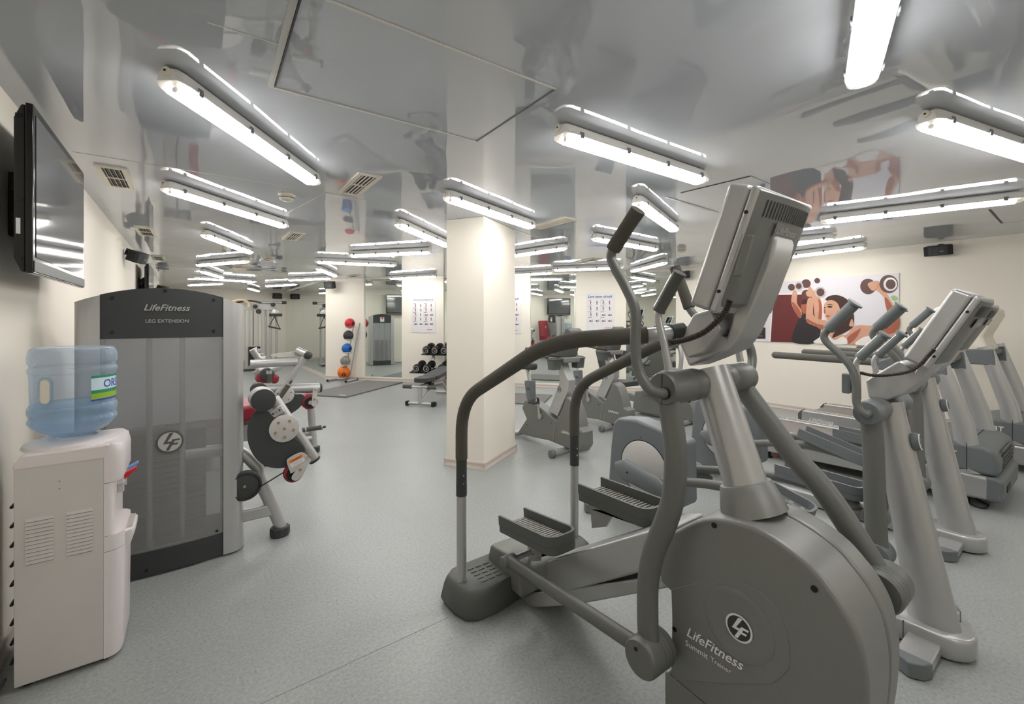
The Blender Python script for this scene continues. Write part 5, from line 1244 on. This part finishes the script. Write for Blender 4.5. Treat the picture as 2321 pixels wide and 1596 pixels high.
for (x, y, z, r), m_, nm in zip(BC, ('ball_orange', 'ball_grey', 'ball_blue', 'ball_black', 'ball_red'), ('orange', 'grey', 'blue', 'black', 'red')):
    p = Mw @ Vector((x, y, z))
    B = thing('medicine_ball', {'orange': 'biggest, orange medicine ball with a black logo on the lowest rung', 'grey': 'grey medicine ball on the second lowest rung', 'blue': 'blue medicine ball on the middle rung', 'black': 'black medicine ball on the second highest rung', 'red': 'red medicine ball on the top rung'}[nm], 'ball', tuple(p), 'medicine balls')
    s = M().sphere((0, 0, 0), r, 32, 20).go('ball', m_, B, local=True)
    vd = Vector((-p.x, -p.y, .0)).normalized(); sd = Vector((vd.y, -vd.x, 0))
    dirp = (vd*.75-sd*.66) if nm in ('red', 'blue') else (vd*.95+Vector((0, 0, -.3)) if nm == 'orange' else vd*.7+sd*.5)
    dirp.normalize(); Rm = dirp.to_track_quat('Z', 'Y').to_matrix()
    mm = M(); n = 20; aa = [0, .12, .24, .36] if nm != 'orange' else [0, .12, .24, .34]
    mm.lathe([(max(.0005, r*1.004*math.sin(a)), r*1.004*math.cos(a)) for a in aa], (0, 0, 0), 'z', n, cap=False); mm.v = [tuple(Rm @ Vector(v)) for v in mm.v]
    if nm != 'black' and nm != 'grey': mm.go('valve_patch', 'black', s, local=True)
    if nm == 'orange':
        q0 = dirp*(r*1.012); upv = (Vector((0, 0, 1))-dirp*dirp.z).normalized(); rt = upv.cross(dirp)
        for a_, b_, cx, cy in ((.055, .014, 0, .018), (.018, .05, 0, -.008)):
            plate(smooth_quad(q0+rt*cx+upv*cy, rt, upv, a_, b_), dirp, .001).go('logo_mark', 'ball_orange', s, local=True, flat=True)
    g_ = M()
    for ph in (0, PI/2): g_.tube([Rm @ Vector((r*1.001*math.sin(a)*math.cos(ph), r*1.001*math.sin(a)*math.sin(ph), r*1.001*math.cos(a))) for a in [.4+(PI-.8)*i/14 for i in range(15)]], .0025, 5)
    g_.go('seam', 'charcoal' if nm != 'black' else 'plastic_dark', s, local=True)
# floor mats
def fmat(label, a, d1, l1, d2, l2, t=.025):
    a = Vector((*a, 0)); d1 = Vector((*d1, 0)).normalized(); d2 = Vector((*d2, 0)).normalized()
    P = [a, a+d1*l1, a+d1*l1+d2*l2, a+d2*l2]
    T = M().prism([(p.x, p.y) for p in P], 'z', .0015, t).go('exercise_mat', 'mat_floor', bev=.006)
    return tag(T, label, 'mat', 'exercise mats')
m1_ = fmat('dark grey exercise mat on the floor in front of the ball rack', (2.293, 8.257), (.793, .61), 1.98, (-.61, .793), .95)
p = Vector((2.293, 8.257, .0252)); d1 = Vector((.793, .61, 0)).normalized(); d2 = Vector((-.61, .793, 0)).normalized()
plate(smooth_quad(p+d1*.10+d2*.16, d2, d1, .14, .03), (0, 0, 1), .0006).go('mat_label', 'poster_paper', m1_, flat=True, local=True)
fmat('grey exercise mat by the back mirror behind the first upright bike', (4.72, 5.62), (-BN.x, -BN.y), .95, (-BD.x, -BD.y), 1.2)
fmat('grey exercise mat along the back wall under the leg exercise poster', (4.86, 5.46), (-BN.x, -BN.y), .95, (BD.x, BD.y), .45)
# adjustable bench
bo = Vector((3.05, 6.74, 0)); long_ = Vector((.765, .644, 0)).normalized(); ba = math.atan2(long_.y, long_.x)
BN_ = thing('weight_bench', 'black padded adjustable bench with silver frame left of the white column', 'bench', tuple(bo), None, (0, 0, ba))
fb = M().rod((0, -.22, .045), (0, .22, .045), .026, 12).go('front_bar', 'silver', BN_, local=True)
for sy in (-1, 1):
    M().cbox((0, sy*.23, .045), (.075, .05, .075)).go('bar_cap', 'black', fb, bev=.01, local=True)
    M().cyl((.03, sy*.25, .04), .035, .03, 'y', 14).go('wheel', 'black', fb, local=True)
M().box((-.03, -.03, .05), (.03, .03, .34)).go('front_post', 'silver', BN_, bev=.006, local=True)
M().tube([(.02, 0, .33), (.9, 0, .28), (1.2, 0, .05)], .028, 12).go('spine', 'silver', BN_, local=True)
M().tube([(.06, 0, .07), (.55, 0, .34)], .022, 12).go('brace', 'silver', BN_, local=True)
M().rod((1.2, -.24, .04), (1.2, .24, .04), .026, 12).go('rear_bar', 'silver', BN_, local=True)
hr = M().rod((-.02, -.30, .32), (-.02, .30, .32), .018, 12).go('leg_roller_bar', 'silver', BN_, local=True)
for sy in (-1, 1): M().cyl((-.02, sy*.22, .32), .032, .15, 'y', 16, .006).go('foam_roller', 'foam', hr, local=True)
so = spl([(-.02, -.10), (.12, -.13), (.32, -.14), (.36, 0), (.32, .14), (.12, .13), (-.02, .10), (-.05, 0)], 4, True)
M().loft([[Vector((x, y, z+.02*(.3-x)))for x, y in so] for z in (.385, .40, .445, .457)]).go('seat_pad', 'charcoal', BN_, bev=.012, local=True)
bk = [(.37, -.14), (.45, -.15), (1.1, -.15), (1.22, -.12), (1.22, .12), (1.1, .15), (.45, .15), (.37, .14)]
M().loft([[Vector((x, y, z+.10*(x-.37))) for x, y in bk] for z in (.385, .40, .445, .457)]).go('back_pad', 'charcoal', BN_, bev=.012, local=True)
M().cyl((.36, 0, .31), .085, .12, 'y', 20, .01).go('adjuster_wheel', 'black', BN_, local=True)
for k in range(3): M().cyl((.36+.05*math.cos(k*2.1), -.065, .31+.05*math.sin(k*2.1)), .012, .01, 'y', 10).go('adjuster_bolt', 'chrome', BN_, local=True)
# dumbbell rack with dumbbells
so_ = Vector((3.97, 9.04, 0)); dm = BD.copy(); da = math.atan2(dm.y, dm.x)
DR = thing('dumbbell_rack', 'black two tier dumbbell rack half hidden behind the white column', 'rack', tuple(so_), None, (0, 0, da))
for z, y0, x0 in ((.344, -.10, .0), (.718, .06, .19)):
    M().prism([(y0-.16, z-.06), (y0+.16, z+.02), (y0+.16, z+.035), (y0-.16, z-.045)], 'x', x0, 1.5).go('shelf', 'black', DR, local=True, flat=True)
for x in (.40, 1.3):
    M().tube([(x, -.02, .04), (x, .0, .34), (x, .10, .72)], .035, 12).go('post', 'silver', DR, local=True)
    M().box((x-.04, -.28, .005), (x+.04, .26, .05)).go('base_foot', 'black', DR, local=True, bev=.008)
def dumbbell_proto():
    D = thing('dumbbell', '', 'dumbbell', (0, 0, 0), 'dumbbells on the rack')
    M().rod((0, -.07, 0), (0, .07, 0), .016, 12).go('bar', 'chrome', D, local=True)
    for s in (-1, 1):
        h = M().lathe([(.045, .06), (.068, .066), (.072, .08), (.072, .13), (.066, .145), (.05, .15)], (0, 0, 0), 'y', 24).go('head', 'black', D, local=True)
        if s < 0: h.scale = (1, -1, 1); h.data = h.data.copy(); [setattr(v, 'co', Vector((v.co.x, -v.co.y, v.co.z))) for v in h.data.vertices]; h.data.flip_normals(); h.scale = (1, 1, 1)
        M().lathe([(.052, s*.1485), (.056, s*.152), (.042, s*.152), (.042, s*.1485)], (0, 0, 0), 'y', 24, cap=False).go('end_ring', 'chrome', h, local=True)
        M().cyl((.018*s, s*.151, .018), .012, .004, 'y', 12).go('end_dot', 'ink_red', h, local=True)
        M().cyl((-.01*s, s*.151, -.006), .014, .003, 'y', 12).go('end_mark', 'silver_pale', h, local=True)
    return D
d0 = dumbbell_proto(); k = 0
Md = Matrix.Translation(so_) @ Matrix.Rotation(da, 4, 'Z')
spots = [(.16, -.10, .344+.083, 'leftmost dumbbell on the lower rack shelf'), (.39, -.10, .344+.083, 'second dumbbell from the left on the lower rack shelf'), (.72, -.10, .344+.083, 'third dumbbell from the left on the lower rack shelf'),
         (.30, .06, .718+.083, 'leftmost dumbbell on the upper rack shelf'), (.51, .06, .718+.083, 'second dumbbell from the left on the upper rack shelf'), (.72, .06, .718+.083, 'third dumbbell from the left on the upper rack shelf')]
d0.scale = (1.15, 1.15, 1.15)
for x, y, z, lab_ in spots:
    p = Md @ Vector((x, y, z)); rt = (.24, 0, da)
    if k == 0: d0.location = p; d0.rotation_euler = rt; d0['label'] = lab_
    else: copy_tree(d0, tuple(p), rt, lab_)
    k += 1
# exercise posters on the piers
def poster(label, px0, py0, px1, py1, title, rows, red_logo=True):
    a, b = PB(px0, py1, .047), PB(px1, py1, .047); tz = PB(px0, py0, .047).z
    w = (b-a).length; h = tz-a.z; ctr = (a+b)/2+Vector((0, 0, h/2)); rt = BD.copy()
    T = thing('exercise_poster', label, 'poster', tuple(a), 'exercise posters')
    Mx = Matrix.Translation(ctr)
    pn = plate(smooth_quad(ctr, rt, Vector((0, 0, 1)), w, h), BN, .006).go('panel', 'poster_paper', T, flat=True)
    c = ctr+BN*.0062
    def Pt(x, y): return c+rt*(x*w)+Vector((0, 0, y*h))
    text('title', title, T, Pt(-.0, .40), rt, (0, 0, 1), w*.84, 'ink_blue', .3, .02)
    blk, red, ln = M(), M(), M()
    def quad(mb, x, y, ww, hh, sk=0.):
        n = BN*.0008; p_ = [Pt(x-ww/2, y-hh/2)+n, Pt(x+ww/2, y-hh/2)+n, Pt(x+ww/2+sk, y+hh/2)+n, Pt(x-ww/2+sk, y+hh/2)+n]; mb.add(p_, [(0, 1, 2, 3)])
    for x in range(1): quad(ln, 0, .352, .84, .004)
    for r_ in range(rows):
        y = .24-r_*(.62/rows)
        for cc in range(4):
            x = -.33+cc*.22; u = .62/rows
            if cc in (0, 2): quad(ln, x-.09, y, .004, u*.86); quad(ln, x, y-u*.43, .18, .004); quad(blk, x-.03, y+u*.45, .12, .009)
            lying = r_ == rows-1 or (r_ == 2 and cc > 1)
            if lying: quad(blk, x, y-u*.12, .13, .02, .03); quad(red, x-.03, y-u*.02, .05, .02, .03); quad(blk, x+.055, y+.01, .02, .014)
            else:
                sk = .02*((cc+r_) % 3-1)
                quad(red, x, y+u*.10, .035, u*.26, sk*.5); quad(blk, x-.012+sk*.3, y-u*.16, .014, u*.3, -sk); quad(blk, x+.014, y-u*.16, .014, u*.3, sk); quad(blk, x, y+u*.30, .022, u*.12)
    quad(red, .26, -.42, .22, .012)
    blk.go('print_figures', 'ink_black', pn, flat=True, recalc=False, kind='stuff'); red.go('print_figures', 'ink_red', pn, flat=True, recalc=False, kind='stuff'); ln.go('print_lines', 'ink_line', pn, flat=True, recalc=False, kind='stuff')
poster('white exercise chart headed functional dumbbell circuit, left of the column', 933, 672, 987, 754, 'Functional dumbbell circuit', 5)
poster('white exercise chart partly hidden behind the right side of the column', 1124, 669, 1181, 756, 'Swiss ball circuit', 5)
poster('white exercise chart headed legs circuit, right of the column above the rail', 1328, 665, 1393, 750, 'Legs tone circuit', 4)

# ================================================================ MURAL ON THE RIGHT WALL
MU = thing('wall_mural', 'wide photo print of two people lifting dumbbells on the right wall', 'picture', tuple(PR(1870, 775, .004)))
def mz(l): return [(1741+a/4, 390+b/4) for a, b in l]
def shape(l, lev, name, m_, par, sm_=True):
    l = mz(l)
    if sm_: l = spl(l, 3, True)
    return plate([PR(x, y, .013+lev*.0007) for x, y in l], RN, .0006).go(name, m_, par, flat=True)
pan_ = plate([PR(x, y, .001) for x, y in ((1703, 644), (2038.7, 618.7), (2038, 784.5), (1703, 773.5))], RN, .012).go('panel', 'mural_sky', MU, flat=True)
shape([(40, 1100), (500, 1095), (500, 1545), (10, 1540)], 0, 'print_door_frame', 'mural_white', pan_, False)
shape([(50, 1115), (470, 1108), (440, 1550), (22, 1540)], 1, 'print_door', 'mural_red', pan_, False)
shape([(330, 1290), (400, 1300), (450, 1350), (480, 1420), (430, 1550), (225, 1545), (235, 1440), (280, 1330)], 2, 'print_man_shirt', 'mural_black', pan_)
shape([(235, 1070), (262, 1090), (262, 1190), (305, 1260), (290, 1325), (240, 1260), (210, 1180), (220, 1100)], 3, 'print_man_arm', 'skin', pan_)
shape([(345, 985), (400, 1060), (470, 1140), (492, 1230), (480, 1360), (425, 1320), (410, 1180), (370, 1080)], 3, 'print_man_arm', 'skin', pan_)
shape(circ(335, 1225, 36, 18, 62), 4, 'print_man_head', 'skin_dark', pan_, False)
shape([(305, 1200), (320, 1160), (360, 1155), (375, 1200), (350, 1195)], 5, 'print_man_hair', 'hair', pan_)
for x, y, r_ in ((212, 1045, 32), (345, 1012, 42), (445, 985, 26)): shape(circ(x, y, r_, 20, r_*.95), 5, 'print_dumbbell', 'mural_bell', pan_, False)
shape(circ(280, 1035, 40), 6, 'print_dumbbell', 'silver_pale', pan_, False); shape(circ(278, 1035, 26), 7, 'print_dumbbell', 'mural_bell', pan_, False)
# woman
shape([(590, 1470), (700, 1480), (790, 1395), (900, 1392), (985, 1395), (1085, 1410), (1130, 1340), (1080, 1270), (1055, 1150), (990, 1080), (935, 1050), (920, 1010), (985, 985), (1040, 1050), (1090, 1130), (1140, 1210), (1186, 1280), (1184, 1420), (1100, 1530), (1000, 1570), (700, 1562), (600, 1555)], 6, 'print_woman_shoulder', 'skin', pan_)
shape([(370, 1130), (410, 1170), (408, 1290), (460, 1335), (545, 1355), (530, 1450), (440, 1405), (350, 1360), (345, 1280), (352, 1190)], 7, 'print_woman_arm', 'skin', pan_)
shape([(560, 1330), (640, 1340), (650, 1450), (600, 1520), (500, 1520), (520, 1420)], 7, 'print_woman_neck', 'skin', pan_)
shape([(425, 1552), (450, 1510), (530, 1470), (600, 1525), (680, 1490), (715, 1560)], 8, 'print_woman_top', 'mural_white', pan_)
shape([(790, 1565), (860, 1500), (960, 1490), (1000, 1570)], 8, 'print_woman_top', 'mural_white', pan_)
shape([(520, 1160), (560, 1122), (650, 1120), (735, 1175), (775, 1290), (772, 1395), (720, 1440), (640, 1480), (580, 1500), (630, 1400), (665, 1310), (640, 1250), (600, 1190)], 9, 'print_woman_hair', 'hair', pan_)
shape([(515, 1190), (560, 1160), (620, 1180), (650, 1240), (640, 1310), (590, 1345), (545, 1352), (525, 1320), (510, 1275), (503, 1240)], 10, 'print_woman_face', 'skin', pan_)
shape([(535, 1222), (560, 1212), (585, 1222), (560, 1232)], 11, 'print_eye', 'mural_black', pan_); shape([(508, 1228), (518, 1222), (522, 1232), (512, 1236)], 11, 'print_eye', 'mural_black', pan_)
shape([(520, 1305), (545, 1298), (562, 1306), (540, 1318)], 11, 'print_mouth', 'skin_dark', pan_)
shape([(735, 1390), (760, 1330), (778, 1390), (760, 1400)], 11, 'print_hair_tip', 'skin', pan_)
for x, y, r_ in ((345, 1110, 42), (905, 1037, 70), (1092, 1015, 82)): shape(circ(x, y, r_, 26), 9, 'print_dumbbell', 'mural_bell', pan_, False)
for x, y, r_ in ((472, 1090, 50), (1108, 1018, 62)): shape(circ(x, y, r_, 26), 10, 'print_dumbbell', 'silver_pale', pan_, False); shape(circ(x+3, y, r_*.72, 26), 11, 'print_dumbbell', 'mural_bell', pan_, False)
shape([(905, 1010), (990, 985), (1005, 1020), (960, 1075), (925, 1060)], 12, 'print_hand', 'skin', pan_); shape([(345, 1085), (420, 1075), (415, 1120), (360, 1130)], 12, 'print_hand', 'skin', pan_)
shape([(1110, 1130), (1150, 1120), (1183, 1150), (1140, 1172)], 2, 'print_leaf', 'mural_green', pan_)
for l, lev, nm_, m_ in (([(215, 1180), (250, 1200), (298, 1275), (288, 1322), (240, 1258)], 4, 'print_shade', 'skin_dark'),
                        ([(455, 1150), (478, 1180), (488, 1260), (478, 1350), (455, 1330), (462, 1230)], 4, 'print_shade', 'skin_dark'),
                        ([(352, 1330), (440, 1375), (530, 1400), (528, 1448), (440, 1405), (355, 1362)], 8, 'print_shade', 'skin_dark'),
                        ([(720, 1500), (800, 1440), (840, 1420), (800, 1500), (730, 1560)], 8, 'print_shade', 'skin_dark'),
                        ([(985, 1400), (1085, 1412), (1135, 1345), (1184, 1300), (1184, 1420), (1100, 1470), (1000, 1440)], 7, 'print_shade', 'skin_dark'),
                        ([(1055, 1150), (1085, 1150), (1150, 1270), (1130, 1335), (1082, 1270)], 7, 'print_shade', 'skin_dark'),
                        ([(570, 1345), (640, 1310), (655, 1400), (600, 1440)], 8, 'print_shade', 'skin_dark'),
                        ([(600, 1300), (645, 1250), (640, 1312), (590, 1345)], 11, 'print_shade', 'skin_dark'),
                        ([(505, 1245), (515, 1240), (520, 1275), (507, 1282)], 11, 'print_shade', 'skin_dark'),
                        ([(530, 1206), (560, 1196), (592, 1206), (560, 1204)], 11, 'print_brow', 'hair'),
                        ([(70, 1130), (150, 1128), (130, 1540), (40, 1538)], 1.5, 'print_door_grain', 'mural_black')):
    if nm_ != 'print_door_grain': shape(l, lev, nm_, m_, pan_)
lg_ = plate([PR(x, y, .014) for x, y in ((1709.5, 742), (1735, 742.5), (1735, 768), (1709.5, 768))], RN, .0008).go('logo_square', 'mural_black', pan_, flat=True)
RT = -RN.cross(Vector((0, 0, 1)))
text('logo_text', 'THE SPA', lg_, PR(1722, 761.5, .0152), RD, (0, 0, 1), .10, 'brass', 0, .01)
text('logo_text', 'Y', lg_, PR(1722, 749, .0152), RD, (0, 0, 1), .03, 'brass', 0, .01); text('logo_text', 'B', lg_, PR(1722, 754.5, .0152), RD, (0, 0, 1), .03, 'brass', 0, .01)
